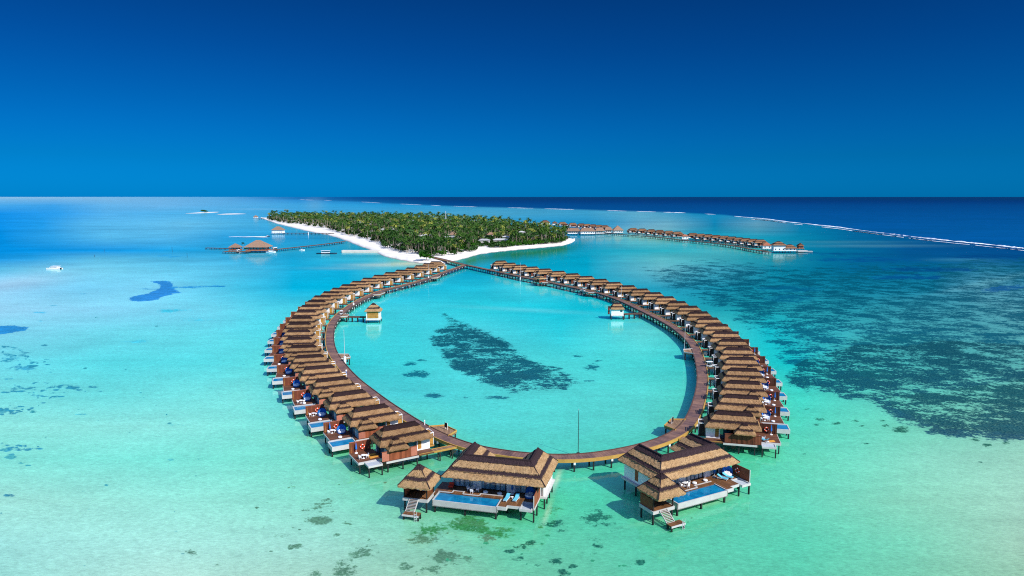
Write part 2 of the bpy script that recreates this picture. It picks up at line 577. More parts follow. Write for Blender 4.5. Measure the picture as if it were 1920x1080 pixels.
def make_villa(C, ang, m, label, group, near, end=False, walk=None):
    P = PROTO[m]
    e = empty("overwater_villa", (C[0], C[1], 0), ang)
    tag(e, label, "villa", group)
    for k in ("roof", "bathroom_roof", "wall", "glass_wall", "window", "bathroom", "porch", "deck", "privacy_screen"):
        link(k, P[k + "_far" if group.startswith("villas of the far") and k.endswith("roof") else k], e)
    link("fence", P["fence_long" if end else "fence"], e)
    if end:
        link("net_platform", P["net_platform"], e)
    else:
        po = link("pool", P["pool"], e)
        link("pool_water", P["pool_water"], po)
    if True:
        for x, y in P["posts"]:
            o = link("post", P["post"], e); o.location = (x, y, 0)
        for x, y in (P["net_posts"] if end else P["pool_posts"]):
            o = link("post", P["post" if end else "pool_post"], e); o.location = (x, y, 0)
    if walk:
        b = MB()
        L = max(walk, 3.0)
        y0, y1 = m * 2.75, m * 4.15
        b.box(-6.0 - (L - 6.0), -6.02, y0, y1, 1.9, 2.06, 0) if L > 6.2 else None
        kb = 1 if near and end else 3
        b.box(-L, -2.6, y1, y1 + m * .12, 1.75, 2.16, kb)
        b.box(-L, -6.1, y0 - m * .12, y0, 1.75, 2.16, kb)
        x = -L + 1.2
        while x < -6.5:
            b.box(x - .11, x + .11, y0 + m * .1, y0 + m * .32, -.75, 1.9, 2)
            b.box(x - .11, x + .11, y1 - m * .32, y1 - m * .1, -.75, 1.9, 2)
            x += 2.9
        b.build("walkway", [M["walk"], M["kerb"], M["post"], M["kerbdark"]], e)
    return e


# ridge ends of every villa in the photograph (pixels), far to near
LEFT = [(809, 489.4, 826, 489.4), (795, 493, 813, 493), (779.5, 497, 799, 497), (762.5, 501.5, 784, 501.5), (742.5, 504.8, 765, 505), (721, 509.8, 744, 509.8), (700.6, 515, 723.7, 514.8), (680.6, 520.2, 703, 520), (659.5, 526.2, 682.5, 526.2), (641.2, 532.4, 664.9, 532.8), (622, 539.2, 648.5, 539.7), (606.7, 544.8, 633.4, 545.3), (589.4, 553.3, 617.5, 553.6), (577.2, 562.2, 608.6, 562.2), (564.5, 571, 598.7, 571), (556.6, 581, 590.8, 581), (546.5, 592.5, 583.4, 592.7), (543, 603.3, 579.2, 603.3), (540, 617.2, 577.5, 617.2), (540, 630.8, 579.4, 630.8), (548.4, 646.2, 587, 645.8), (558, 665.6, 601.2, 664.3), (576, 688, 620.4, 684), (599, 710.4, 644, 706), (630, 736.8, 676.5, 731), (667, 765, 720, 758), (720, 800.6, 778, 790)]
RIGHT = [(930, 488.3, 948, 487.8), (947, 492.3, 965, 492), (965.6, 496, 985, 495.6), (987.5, 499.8, 1006.8, 499.3), (1012, 503, 1031.8, 502.7), (1037.5, 507.6, 1059, 507.3), (1064, 512.3, 1085, 512), (1090, 517, 1110, 516.8), (1117, 522.2, 1137, 522.2), (1141, 528.7, 1161.6, 528.3), (1167, 534.8, 1190, 534.6), (1191.6, 540.5, 1213, 540.2), (1214, 547.5, 1236.6, 547.2), (1237.5, 555.2, 1259.5, 555), (1258, 564.4, 1282, 564.2), (1279.7, 572.8, 1304.5, 572.3), (1296.6, 583.6, 1324, 583), (1313.4, 595.3, 1342.5, 594.4), (1329.4, 607, 1360, 606.6), (1342.5, 620.5, 1378, 620.5), (1354, 634.5, 1393, 635), (1363, 651, 1404, 651), (1369.6, 669.4, 1411, 669.4), (1371.5, 690, 1418, 691), (1372, 713.4, 1417.6, 715), (1364, 739.5, 1415, 741.6), (1348.5, 770.5, 1404.3, 773)]


def villa_frames(A):
    mids, angs = [], []
    for a, b, c, d in A:
        zr = 7.95 + .28 * min(1, max(0, (at(a, b, 8)[1] - 185) / 50))
        p, q = at(a, b, zr), at(c, d, zr)
        mids.append(((p[0] + q[0]) / 2, (p[1] + q[1]) / 2))
        angs.append(math.atan2(q[1] - p[1], q[0] - p[0]))
    k = len(angs)
    sm = []
    for i in range(k):
        w = [(angs[j], math.exp(-((i - j) / 1.6) ** 2)) for j in range(k)]
        sm.append(sum(x * y for x, y in w) / sum(y for x, y in w))
    k_ = len(mids)
    for i in range(k_):      # lean a little toward square-on to the row
        i0, i1 = max(0, i - 1), min(k_ - 1, i + 1)
        rx, ry = mids[i1][0] - mids[i0][0], mids[i1][1] - mids[i0][1]
        rad = math.atan2(rx, -ry)
        sm[i] = .7 * sm[i] + .3 * rad
    # smooth the far positions, where a pixel is many metres
    ms = []
    for i in range(k):
        s = 1.3 if i < 12 else 0.6
        w = [(mids[j], math.exp(-((i - j) / s) ** 2)) for j in range(max(0, i - 2), min(k, i + 3))]
        lo, hi = max(0, i - 2), min(k, i + 3)
        if i - lo == hi - 1 - i:
            ms.append((sum(p[0] * y for p, y in w) / sum(y for p, y in w), sum(p[1] * y for p, y in w) / sum(y for p, y in w)))
        else:
            ms.append(mids[i])
    return ms, sm


Lm, La = villa_frames(LEFT)
Rm, Ra = villa_frames(RIGHT)

# ------------------------------------------------------------------ ring boardwalk
RING_PX = [(874, 497), (869, 498), (834, 510), (803, 522), (756, 535), (720, 544), (694, 553.6), (667, 567), (640.6, 585.6), (623, 606), (618.5, 625), (618.5, 643), (623, 660), (633.7, 677.5), (650, 697.5), (667, 714.5), (687, 730), (715.6, 752), (747.5, 773.5), (781, 795), (822.5, 816.5), (860, 832), (888, 840.5), (932, 848), (982.5, 855), (1048, 858.5), (1090, 857.5), (1130, 853), (1167.5, 846), (1205, 838.5), (1233, 829.5), (1261, 818.5), (1286, 802), (1301, 779), (1310, 755), (1316, 730), (1317.5, 708), (1315, 686), (1309, 664), (1300, 645), (1287, 631), (1268, 615.6), (1242, 600.2), (1206, 582.5), (1172.5, 566.6), (1142.5, 555), (1105, 545), (1067.5, 537.2), (1030, 529), (985, 520.4), (945.6, 512), (899, 502), (880, 497.8), (874, 497)]
ISLE_PX = [(874, 497), (850, 491), (832, 486.5), (812, 482), (800, 479.5)]
BZ = 2.2


def smooth_path(px, z, step=2.0, closed=False, it=2):
    P = np.array([at(u, v, z) for u, v in px])
    n = len(P)
    out = []
    for i in range(n - 1):
        p0, p1, p2, p3 = P[max(0, i - 1)], P[i], P[i + 1], P[min(n - 1, i + 2)]
        L = np.linalg.norm(p2 - p1)
        k = max(2, int(L / 1.0))
        for j in range(k):
            t = j / k
            out.append(0.5 * ((2 * p1) + (-p0 + p2) * t + (2 * p0 - 5 * p1 + 4 * p2 - p3) * t * t + (-p0 + 3 * p1 - 3 * p2 + p3) * t ** 3))
    out.append(P[-1])
    O = np.array(out)
    d = np.r_[0, np.cumsum(np.linalg.norm(np.diff(O, axis=0), axis=1))]
    s = np.arange(0, d[-1], step)
    O = np.c_[np.interp(s, d, O[:, 0]), np.interp(s, d, O[:, 1])]
    for _ in range(it):
        for _ in range(4):
            O[1:-1] = 0.25 * O[:-2] + 0.5 * O[1:-1] + 0.25 * O[2:]
    return O


def normals(O):
    T = np.gradient(O, axis=0)
    T /= np.linalg.norm(T, axis=1)[:, None]
    return T, np.c_[-T[:, 1], T[:, 0]]


def strip(O, offs, zs, name, mat, parent, thick=None):
    """ribbon between lateral offsets offs=(a,b), from z zs[0] to zs[1]"""
    T, N = normals(O)
    b = MB()
    n = len(O)
    d = np.r_[0, np.cumsum(np.linalg.norm(np.diff(O, axis=0), axis=1))]
    vs, ts = [], []
    for i in range(n):
        for off in offs:
            for z in zs:
                p = O[i] + N[i] * off
                vs.append((p[0], p[1], z)); ts.append(d[i])
    fs = []
    for i in range(n - 1):
        k = 4 * i
        for a, c in ((0, 1), (1, 3), (3, 2), (2, 0)):
            fs.append((k + a, k + c, k + 4 + c, k + 4 + a))
    b.add(vs, fs, 0, ts)
    return b.build(name, mat, parent, tattr="s")


RING = smooth_path(RING_PX, BZ, 2.0)
ISLE = smooth_path(ISLE_PX, BZ, 2.0, it=1)
BW = 1.55     # half width
ring = empty("boardwalk", (0, 0, 0))
tag(ring, "curving timber boardwalk on stilts that closes the teardrop ring inside the villas", "boardwalk")
strip(RING, (-BW, BW), (BZ - .25, BZ), "planking", M["path"], ring)
strip(RING, (-BW - .16, -BW + .1), (BZ - .55, BZ + .14), "kerb", M["kerb"], ring)
strip(RING, (BW - .1, BW + .16), (BZ - .55, BZ + .14), "kerb", M["kerbdark"], ring)
strip(ISLE, (-BW - .3, BW + .3), (BZ - .2, BZ + .004), "island_span", M["path"], ring)
strip(ISLE, (-BW - .46, -BW - .2), (BZ - .55, BZ + .15), "kerb", M["kerbdark"], ring)
strip(ISLE, (BW + .2, BW + .46), (BZ - .55, BZ + .15), "kerb", M["kerb"], ring)

# stilts under it: the hundred nearest are parts of their own, the rest one part
T_, N_ = normals(RING)
st = []
for i in range(1, len(RING) - 1, 2):
    for s in (-1.25, 1.25):
        p = RING[i] + N_[i] * s
        st.append((p[0], p[1]))
st.sort(key=lambda p: p[0] ** 2 + p[1] ** 2)
pb = MB().box(-.16, .16, -.16, .16, -.75, BZ - .26).mesh("post", M["post"])
for x, y in st[:99]:
    o = link("post", pb, ring); o.location = (x, y, 0)
b = MB()
for x, y in st[99:]:
    b.box(x - .17, x + .17, y - .17, y + .17, -.75, BZ - .26)
Ti, Ni = normals(ISLE)
for i in range(1, len(ISLE) - 6, 2):
    for s in (-1.4, 1.4):
        p = ISLE[i] + Ni[i] * s
        b.box(p[0] - .17, p[0] + .17, p[1] - .17, p[1] + .17, -.75, BZ - .26)
tag(b.build("posts", M["post"], ring), kind="stuff")
# pale bearing pads between the stilts, seen as dots of light under the deck edge
b = MB()
for i in range(3, len(RING) - 3, 4):
    for s in (-1.55, 1.55):
        p = RING[i] + N_[i] * s
        b.box(p[0] - .2, p[0] + .2, p[1] - .2, p[1] + .2, 1.15, 1.65)
tag(b.build("bracket", M["white"], ring), kind="stuff")


def nearest_on_ring(p):
    d = np.linalg.norm(RING - np.array(p), axis=1)
    return int(np.argmin(d))


def bay(u0, v0, depth, length, side=None):
    """viewing bay widening the boardwalk toward the lagoon"""
    p = np.array(at(u0, v0, BZ))
    i = nearest_on_ring(p)
    c = RING[i]; t = T_[i]; n = N_[i]
    s = 1.0 if np.dot(p - c, n) > 0 else -1.0
    pts = [c + t * (-length / 2 - 1.6) + n * s * (BW - .2), c + t * (-length / 2) + n * s * (BW + depth), c + t * (length / 2) + n * s * (BW + depth), c + t * (length / 2 + 1.6) + n * s * (BW - .2)]
    b = MB()
    b.prism([tuple(q) for q in (pts if s < 0 else pts[::-1])], BZ - .5, BZ + .012, 0)
    for a_, c_ in ((pts[0], pts[1]), (pts[1], pts[2]), (pts[2], pts[3])):
        b.bar((*a_, BZ + .1), (*c_, BZ + .1), .16, .34, 1)
    for q in (pts[1], pts[2]):
        qq = q - n * s * .4
        b.box(qq[0] - .16, qq[0] + .16, qq[1] - .16, qq[1] + .16, -.75, BZ - .5, 2)
    b.build("viewing_bay", [M["walk"], M["kerb"] if v0 > 700 else M["fascia"], M["post"]], ring)
    return (c + n * s * (BW + depth * .6), math.atan2(t[1], t[0]))


B1 = bay(828, 808, 3.2, 5.0)
B2 = bay(1268, 797, 3.0, 5.5)
B3 = bay(1290, 658, 3.0, 4.5)
B4 = bay(642, 668, 3.2, 4.5)
B5 = bay(644, 592, 3.0, 5.0)
B6 = bay(712, 551, 3.2, 9.0)
B7 = bay(815, 520, 3.2, 8.0)
B8 = bay(1090, 547, 3.2, 10.0)
B9 = bay(1002, 528.5, 3.5, 9.0)


def walk_len(C, ang, m):
    o = np.array((math.cos(ang), math.sin(ang)))
    n = np.array((-o[1], o[0])) * m
    start = np.array(C) + n * 3.45
    best = None
    for p in RING:
        d = p - start
        along = -np.dot(d, o)
        if along > 3 and abs(np.dot(d, n)) < 1.6:
            if best is None or along < best: best = along
    return (best - 1.2) if best else 11.0


VL, VR = [], []
for i in range(27):
    k = 27 - i
    a = La[i] + PI
    VL.append(make_villa(Lm[i], a, 1, f"thatched overwater villa, {ORD[k]} from the front on the left arm of the ring" if k < 27 else "last thatched villa at the island end of the left arm of the ring",
                         "villas along the left arm of the ring", k <= 14, i == 26, walk_len(Lm[i], a, 1)))
    a = Ra[i]
    VR.append(make_villa(Rm[i], a, -1, f"thatched overwater villa, {ORD[k]} from the front on the right arm of the ring" if k < 27 else "last thatched villa at the island end of the right arm of the ring",
                         "villas along the right arm of the ring", k <= 12, i == 26, walk_len(Rm[i], a, -1)))


# ------------------------------------------------------------------ furniture
def daybed_meshes():
    b = MB()
    b.cyl(0, 0, 0, 0.28, 0.95, 0.98, 20, 0)
    b.cyl(0, 0, 0.28, 0.5, 0.93, 0.85, 20, 1)
    base = b.mesh("seat", [M["blue"], M["cushion"]])
    b = MB()
    for k in range(3):
        a = 2.3 + k * 0.85
        b.cyl(.5 * math.cos(a), .5 * math.sin(a), .5, .68, .24, .2, 8, 0)
    cush = b.mesh("pillow", M["cushion"])
    # half-sphere hood, opening along +x, tilted back
    b = MB()
    nu, nv = 18, 8
    for r in (1.06, 1.0):
        vs, fs = [], []
        for j in range(nv + 1):
            th = (PI / 2) * j / nv * 1.08
            for i in range(nu):
                ph = 2 * PI * i / nu
                x, y, z = -math.cos(th), math.sin(th) * math.cos(ph), math.sin(th) * math.sin(ph)
                ca, sa = math.cos(R(24)), math.sin(R(24))
                x, z = x * ca - z * sa, z * ca + x * sa
                vs.append((r * x, r * y, max(0.05, r * z + .92)))
        for j in range(nv):
            for i in range(nu):
                fs.append((j * nu + i, j * nu + (i + 1) % nu, (j + 1) * nu + (i + 1) % nu, (j + 1) * nu + i))
        b.add(vs, fs, 0)
    hood = b.mesh("hood", M["blue"], smooth=True)
    return base, cush, hood


DB = daybed_meshes()


def daybed(x, y, z, rz, label, group):
    e = empty("daybed", (x, y, z), rz)
    for nme, me in zip(("seat", "pillow", "hood"), DB): link(nme, me, e)
    return tag(e, label, "daybed", group)


def lifebuoy_mesh():
    b = MB()
    n, k, Rr, r = 20, 8, .42, .13
    vs = [((Rr + r * math.cos(2 * PI * j / k)) * math.cos(2 * PI * i / n), r * math.sin(2 * PI * j / k), (Rr + r * math.cos(2 * PI * j / k)) * math.sin(2 * PI * i / n)) for i in range(n) for j in range(k)]
    kk = len(b.v)
    for i in range(n):
        for j in range(k):
            pass
    fs = [(i * k + j, i * k + (j + 1) % k, ((i + 1) % n) * k + (j + 1) % k, ((i + 1) % n) * k + j) for i in range(n) for j in range(k)]
    b.add(vs, fs, 0)
    for q, f in enumerate(fs):
        if (q // k) % 5 == 0: b.m[q] = 1
    return b.mesh("lifebuoy", [M["red"], M["whiteplastic"]], smooth=True)


LB = lifebuoy_mesh()


def parasol_meshes():
    b = MB(); b.cyl(0, 0, 0, .12, .36, .3, 10); base = b.mesh("base", M["whiteplastic"])
    b = MB(); b.cyl(0, 0, .12, 2.35, .035, .03, 6); pole = b.mesh("pole", M["whiteplastic"])
    b = MB(); b.cyl(0, 0, .75, 1.0, .10, .22, 8); b.cyl(0, 0, 1.0, 2.3, .22, .05, 8); can = b.mesh("folded_canopy", M["blue"])
    return base, pole, can


PS = parasol_meshes()


def parasol(x, y, z, label, group):
    e = empty("parasol", (x, y, z))
    for nme, me in zip(("base", "pole", "folded_canopy"), PS): link(nme, me, e)
    return tag(e, label, "parasol", group)


def table_mesh():
    b = MB(); b.cyl(0, 0, .70, .75, .5, .5, 14); top = b.mesh("tabletop", M["whiteplastic"])
    b = MB(); b.cyl(0, 0, 0, .7, .07, .05, 8); b.cyl(0, 0, 0, .04, .3, .25, 10); leg = b.mesh("pedestal", M["whiteplastic"])
    return top, leg


def chair_mesh():
    b = MB(); b.box(-.26, .26, -.25, .25, .40, .47); seat = b.mesh("seat", M["whiteplastic"])
    b = MB()
    b.add([(-.27, -.26, .47), (-.27, .26, .47), (-.36, .24, .92), (-.36, -.24, .92), (-.21, -.26, .47), (-.21, .26, .47), (-.30, .24, .92), (-.30, -.24, .92)],
          [(0, 1, 2, 3), (7, 6, 5, 4), (0, 4, 5, 1), (1, 5, 6, 2), (2, 6, 7, 3), (3, 7, 4, 0)])
    b.box(-.26, .18, -.28, -.25, .47, .66); b.box(-.26, .18, .25, .28, .47, .66)
    back = b.mesh("backrest", M["whiteplastic"])
    leg = MB().cyl(0, 0, 0, .4, .025, .03, 6).mesh("leg", M["whiteplastic"])
    return seat, back, leg


TM, CM = table_mesh(), chair_mesh()


def table(x, y, z, label, group):
    e = empty("dining_table", (x, y, z))
    link("tabletop", TM[0], e); link("pedestal", TM[1], e)
    return tag(e, label, "table", group)


def chair(x, y, z, rz, label, group):
    e = empty("deck_chair", (x, y, z), rz)
    link("seat", CM[0], e); link("backrest", CM[1], e)
    for a, c in ((-.22, -.21), (-.22, .21), (.22, -.21), (.22, .21)):
        o = link("leg", CM[2], e); o.location = (a, c, 0)
    return tag(e, label, "chair", group)


def pouf_mesh():
    b = MB()
    b.cyl(0, 0, 0, .14, .40, .47, 14, cap=True); b.cyl(0, 0, .14, .30, .47, .42, 14); b.cyl(0, 0, .30, .36, .42, .25, 14)
    return b.mesh("pouf", M["cushion"], smooth=False)


PF = pouf_mesh()


def pouf(x, y, z, label, group):
    o = link("pouf", PF); o.location = (x, y, z)
    return tag(o, label, "pouf", group)


def lounger_meshes():
    b = MB()
    b.box(-1.0, 1.0, -.34, -.29, .24, .32); b.box(-1.0, 1.0, .29, .34, .24, .32); b.box(-1.0, -.95, -.29, .29, .24, .32); b.box(.95, 1.0, -.29, .29, .24, .32)
    frame = b.mesh("frame", M["whiteplastic"])
    b = MB()
    pr = [(1.0, .33), (-.15, .33), (-.98, .82), (-.98, .92), (-.12, .44), (1.0, .42)]
    n = len(pr)
    vs = [(x, -.33, z) for x, z in pr] + [(x, .33, z) for x, z in pr]
    fs = [tuple(range(n)), tuple(reversed(range(n, 2 * n)))] + [(i, n + i, n + (i + 1) % n, (i + 1) % n) for i in range(n)]
    b.add(vs, fs)
    mat = b.mesh("mattress", M["skyblue"])
    leg = MB().box(-.03, .03, -.03, .03, 0, .24).mesh("leg", M["whiteplastic"])
    return frame, mat, leg


LM = lounger_meshes()


def lounger(x, y, z, rz, label, group):
    e = empty("sun_lounger", (x, y, z), rz)
    link("frame", LM[0], e); link("mattress", LM[1], e)
    for a, c in ((-.8, -.3), (-.8, .3), (.8, -.3), (.8, .3)):
        o = link("leg", LM[2], e); o.location = (a, c, 0)
    return tag(e, label, "sun lounger", group)


def side_table_mesh():
    b = MB(); b.cyl(0, 0, 0, .38, .05, .05, 6); b.cyl(0, 0, .38, .43, .25, .25, 10)
    return b.mesh("side_table", M["whiteplastic"])


STM = side_table_mesh()


def to_world(e, x, y):
    a = e.rotation_euler[2]
    return (e.location[0] + x * math.cos(a) - y * math.sin(a), e.location[1] + x * math.sin(a) + y * math.cos(a))


DZ = 2.1
for side, VV, A, m in (("left", VL, La, 1), ("right", VR, Ra, -1)):
    first = 13 if side == "left" else 18
    for i in range(first, 27):
        k = 27 - i
        e = VV[i]
        where = f"on the {ORD[k]} villa from the front, {side} arm"
        ez = e.rotation_euler[2]
        W = lambda x, n: to_world(e, x, m * n)
        near_end = (k == 1)
        hood_dir = {"left": (2.4 if k > 2 else -1.9), "right": (-0.9)}[side]
        if not near_end:
            x, y = W(6.3, -1.9)
            rz = -PI / 2 + (0.35 if side == "left" else -0.6)
            daybed(x, y, DZ, rz, f"round blue hooded daybed {where}", f"daybeds of the {side} arm villas")
            x, y = W(7.5, 1.3)
            pouf(x, y, DZ, f"low white pouf {where}", f"poufs of the {side} arm villas")
        x, y = W(7.1 if side == "left" else 7.6, -3.72)
        o = link("lifebuoy", LB); o.location = (x, y, 3.15); o.rotation_euler = (0, 0, ez)
        tag(o, f"red lifebuoy on the timber screen of the {ORD[k]} villa from the front, {side} arm", "lifebuoy", f"lifebuoys of the {side} arm villas")
        if side == "right" and k % 2 == 1 or k in (1, 2):
            x, y = W(8.6, -3.3)
            parasol(x, y, DZ, f"folded blue parasol {where}", f"parasols of the {side} arm villas")
        if k in (1, 2, 3, 4) or (side == "right" and k in (5, 6)):
            tx, ty = (5.7, 0.7) if side == "right" else (8.2, 0.3)
            if side == "left" and k in (2, 3): tx, ty = 8.3, -2.6
            x, y = W(tx, ty)
            table(x, y, DZ, f"small round white table {where}", f"tables of the {side} arm villas")
            for q, (dx, dy, nm) in enumerate(((0.75, 0, "seaward"), (-0.75, 0, "roofward"))):
                x, y = W(tx + dx, ty + dy)
                chair(x, y, DZ, ez + (PI if dx > 0 else 0), f"white chair {nm} of the table {where}", f"chairs of the {side} arm villas")
# sunbathing things on the two end villas
e = VL[26]
for q, (x, n) in enumerate(((6.2, -0.6), (6.2, 0.7))):
    wx, wy = to_world(e, x, n)
    o = link("floor_cushion", MB().box(-.95, .95, -.38, .38, 0, .16).mesh("floor_cushion", M["amber"])); o.location = (wx, wy, DZ); o.rotation_euler = (0, 0, e.rotation_euler[2] + .2)
    tag(o, f"amber floor cushion on the front left villa's deck, {'farther from' if q == 0 else 'closer to'} its net", "cushion")
wx, wy = to_world(VR[26], 8.0, -1.4)
o = link("floor_cushion", MB().box(-.8, .8, -.36, .36, 0, .16).mesh("floor_cushion", M["amber"])); o.location = (wx, wy, DZ); o.rotation_euler = (0, 0, .3)
tag(o, "amber floor cushion on the deck of the right arm's front villa", "cushion")
wx, wy = to_world(VR[26], 6.6, -1.6)
lounger(wx, wy, DZ, R(115), "sky blue lounger on the deck of the right arm's front villa", None)


# ------------------------------------------------------------------ the two big front villas
def big_villa(origin, ang, label, roofL=19.45, dx=0.0, gdx=0.0, red_seat=False):
    """local x along the front eave, y away from the sea-side front; origin = front left eave corner on the water"""
    e = empty("pool_pavilion_villa", (origin[0], origin[1], 0), ang)
    tag(e, label, "villa", "large front villas")
    z0, z1 = 5.4, 8.55
    L, w, D = roofL, 6.9, 12.3
    h = w / 2
    c = L - w
    rL0, rL1 = (h, h, z1), (h, D - 2.3, z1)
    rR0, rR1 = (L - h, h, z1), (L - h, D - 2.3, z1)
    P = lambda x, y: (x, y, z0)
    faces = [
        (P(0, 0), P(L, 0), rR0, rL0),
        (P(L, 0), P(L, D), rR1, rR0),
        (P(L, D), P(c, D), rR1, rR1),
        (P(c, D), P(c, w), rR0, rR1),
        (P(c, w), P(w, w), rL0, rR0),
        (P(w, w), P(w, D), rL1, rL0),
        (P(w, D), P(0, D), rL1, rL1),
        (P(0, D), P(0, 0), rL0, rL1)]
    b = thatch(faces, 0.13, 0.4, 4, 0.06, seed=21)
    hips = [(rL0, rR0), (rL0, rL1), (rR0, rR1)]
    ridge_bars(b, hips, 0.34)
    # dark hip seams
    for a_, c_ in ((P(0, 0), rL0), (P(L, 0), rR0), (P(L, D), rR1), (P(0, D), rL1)):
        k = len(b.v); b.bar((a_[0], a_[1], a_[2] + .05), (c_[0], c_[1], c_[2] + .05), .13, .13)
        for i in range(k, len(b.v)): b.t[i] = 0.95
    b.build("roof", ROOFM, e, tattr="t")
    # walls
    b = MB()
    x0, x1 = 0.9, L - 0.9
    b.box(x1 - .25, x1, 3.3, D - 1.0, 2.1, 5.2)
    b.box(x0, x0 + .25, 3.6, 7.0, 2.1, 5.2)
    b.box(x0, x0 + .25, 8.0, D - 1.0, 2.1, 5.2)
    b.box(x0, x0 + .25, 7.0, 8.0, 2.1, 2.6)
    b.box(x0 + .25, w - 1.2, D - 1.25, D - 1.0, 2.1, 5.2); b.box(c + 1.2, x1 - .25, D - 1.25, D - 1.0, 2.1, 5.2)
    b.box(w - 1.2, w - .95, w, D - 1.0, 2.1, 5.2); b.box(c + .95, c + 1.2, w, D - 1.0, 2.1, 5.2)
    b.box(w - .95, c + .95, w - 1.2, w - .95, 2.1, 5.2)
    for xa, xb in ((5.0, 6.6), (11.5, 13.1), (x1 - 1.0 - dx, x1 - .25 - dx)):
        bb = MB(); bb.box(xa + dx, xb + dx, 3.52, 3.9, 2.1, 5.2); bb.build("wall_panel", M["white"], e)
    b.build("wall", M["white"], e)
    b = MB(); b.box(x0 - .02, x0 + .2, 7.0, 8.0, 2.6, 5.0); b.build("window", M["fence"], e)
    b = MB()
    b.box(1.15, L - 1.15, 3.75, 4.0, 2.12, 5.2)
    b.build("glass_wall", M["glass_blue"], e)
    b = MB()
    for k in range(18):
        x = .4 + dx + k * .98
        if x < x0 + .3 or x > x1 - .4: continue
        if 4.9 + dx < x < 6.7 + dx or 11.4 + dx < x < 13.2 + dx: continue
        b.box(x - .05, x + .05, 3.66, 3.75, 2.12, 5.1)
    b.box(1.15, L - 1.15, 3.68, 3.75, 2.1, 2.22); b.box(1.15, L - 1.15, 3.68, 3.75, 4.95, 5.1)
    b.build("window_frame", M["dark"], e)
    # floor and front deck
    b = MB()
    b.box(.4, L - .4, 3.0, D - .8, 1.75, 2.08, 1)
    b.box(-1.6 + dx, 17.6 + dx if dx < 1 else 17.3 + dx, .55, 5.0, 1.8, 2.1, 0)
    b.box(4.05 + dx, 6.95 + dx, -.0 + .5, .55, 1.8, 2.1, 0)
    b.box(-1.6 + dx, -.95 + dx, -.3, .55, 1.8, 2.1, 0)
    b.box(11.5 + dx, 15.2 + dx, -1.7, .55, 1.8, 2.1, 0)
    b.box(11.5 + dx, 12.9 + dx, -2.45, -1.7, 1.8, 2.1, 0)
    b.box(11.35 + dx, 13.0 + dx, -2.6, -2.45, 1.45, 2.08, 1)
    b.box(12.9 + dx, 13.02 + dx, -2.45, -1.75, 1.45, 2.08, 1)
    b.box(13.02 + dx, 15.25 + dx, -1.85, -1.7, 1.6, 2.08, 1)
    b.build("deck", [M["deck_front"], M["fascia"]], e)
    # stepped pool
    b = MB()
    outer = [(-.75, -2.75), (11.35, -2.75), (11.35, 1.65), (7.0, 1.65), (7.0, .75), (4.0, .75), (4.0, 1.75), (1.75, 1.75), (1.75, .75), (-.75, .75)]
    outer = [(x + dx, y) for x, y in outer]
    n = len(outer)
    b.prism(outer, .85, 1.0, 0)
    for i in range(n):
        (xa, ya), (xb, yb) = outer[i], outer[(i + 1) % n]
        q = 0.2
        zt = 2.0 if i == 0 else (2.08 if i in (1, 9) else 2.2)
        # wall just inside each edge; polygon is counter-clockwise so inside is to the left
        ln = math.hypot(xb - xa, yb - ya); tx, ty = (xb - xa) / ln, (yb - ya) / ln
        nx, ny = -ty, tx
        ext = 0.0
        pts = [(xa, ya), (xb, yb), (xb + nx * q, yb + ny * q), (xa + nx * q, ya + ny * q)]
        b.prism(pts, .85 + .002 * i, zt + .002 * i, 0)
    po = b.build("pool", M["fascia"], e)
    b = MB()
    b.box(-.6 + dx, 11.2 + dx, -2.6, .7, 1.1, 1.9)
    b.box(1.9 + dx, 3.9 + dx, .7, 1.6, 1.1, 1.898); b.box(7.15 + dx, 11.2 + dx, .7, 1.5, 1.1, 1.898)
    b.build("pool_water", M["poolwater"], po)
    # net at the corner and the red screen
    b = MB()
    nx0 = 15.3 + dx; nx1 = 17.55 + dx
    b.box(nx0, nx0 + .2, -2.5, .5, 1.6, 2.06); b.box(nx1 - .2, nx1, -2.5, .5, 1.6, 2.06); b.box(nx0 + .2, nx1 - .2, -2.5, -2.3, 1.6, 2.06); b.box(nx0 + .2, nx1 - .2, .3, .5, 1.6, 2.06)
    b.box(nx0 + .2, nx1 - .2, -2.3, .3, 1.78, 1.84, 1)
    b.build("net_platform", [M["fascia"], M["netting"]], e)
    b = MB()
    sx = 17.72 + dx
    b.box(sx, sx + .1, -1.9, 3.3 if dx < 1 else 2.6, 2.0, 4.35, 0)
    b.box(sx - .03, sx + .13, -2.0, -1.9, 1.6, 4.4, 1); b.box(sx - .04, sx + .14, -2.0, 3.3 if dx < 1 else 2.6, 1.6, 2.0, 1)
    b.build("privacy_screen", [M["fence"], M["fascia"]], e)
    # gazebo
    g = gdx
    b = thatch([tuple((p[0] + g, p[1], p[2]) for p in f) for f in hip_faces(-6.45, -.3, -4.9, .9, 5.0, -3.42, -3.38, 8.15)], 0.3, 0.4, 4, 0.05, seed=31)
    for cx, cy in ((-6.45, -4.9), (-.3, -4.9), (-.3, .9), (-6.45, .9)):
        k = len(b.v); b.bar((cx + g, cy, 5.05), (-3.4 + g, -2.0, 8.2), .13, .13)
        for i in range(k, len(b.v)): b.t[i] = .95
    b.build("gazebo_roof", ROOFM, e, tattr="t")
    b = MB()
    b.box(-6.1 + g, -1.5 + g, -3.2, .5, 1.9, 2.12, 0)
    b.box(-6.2 + g, -1.4 + g, -3.34, -3.2, 1.55, 2.14, 1); b.box(-1.5 + g, -1.36 + g, -3.2, .5, 1.55, 2.14, 1); b.box(-6.24 + g, -6.1 + g, -3.2, .5, 1.55, 2.14, 1)
    b.build("gazebo_deck", [M["deck_front"], M["fascia"]], e)
    b = MB()
    b.box(-6.05 + g, -1.6 + g, .2, .4, 2.12, 5.1); b.box(-6.05 + g, -5.9 + g, -3.1, .2, 2.12, 4.1)
    b.build("gazebo_wall", M["fence"], e)
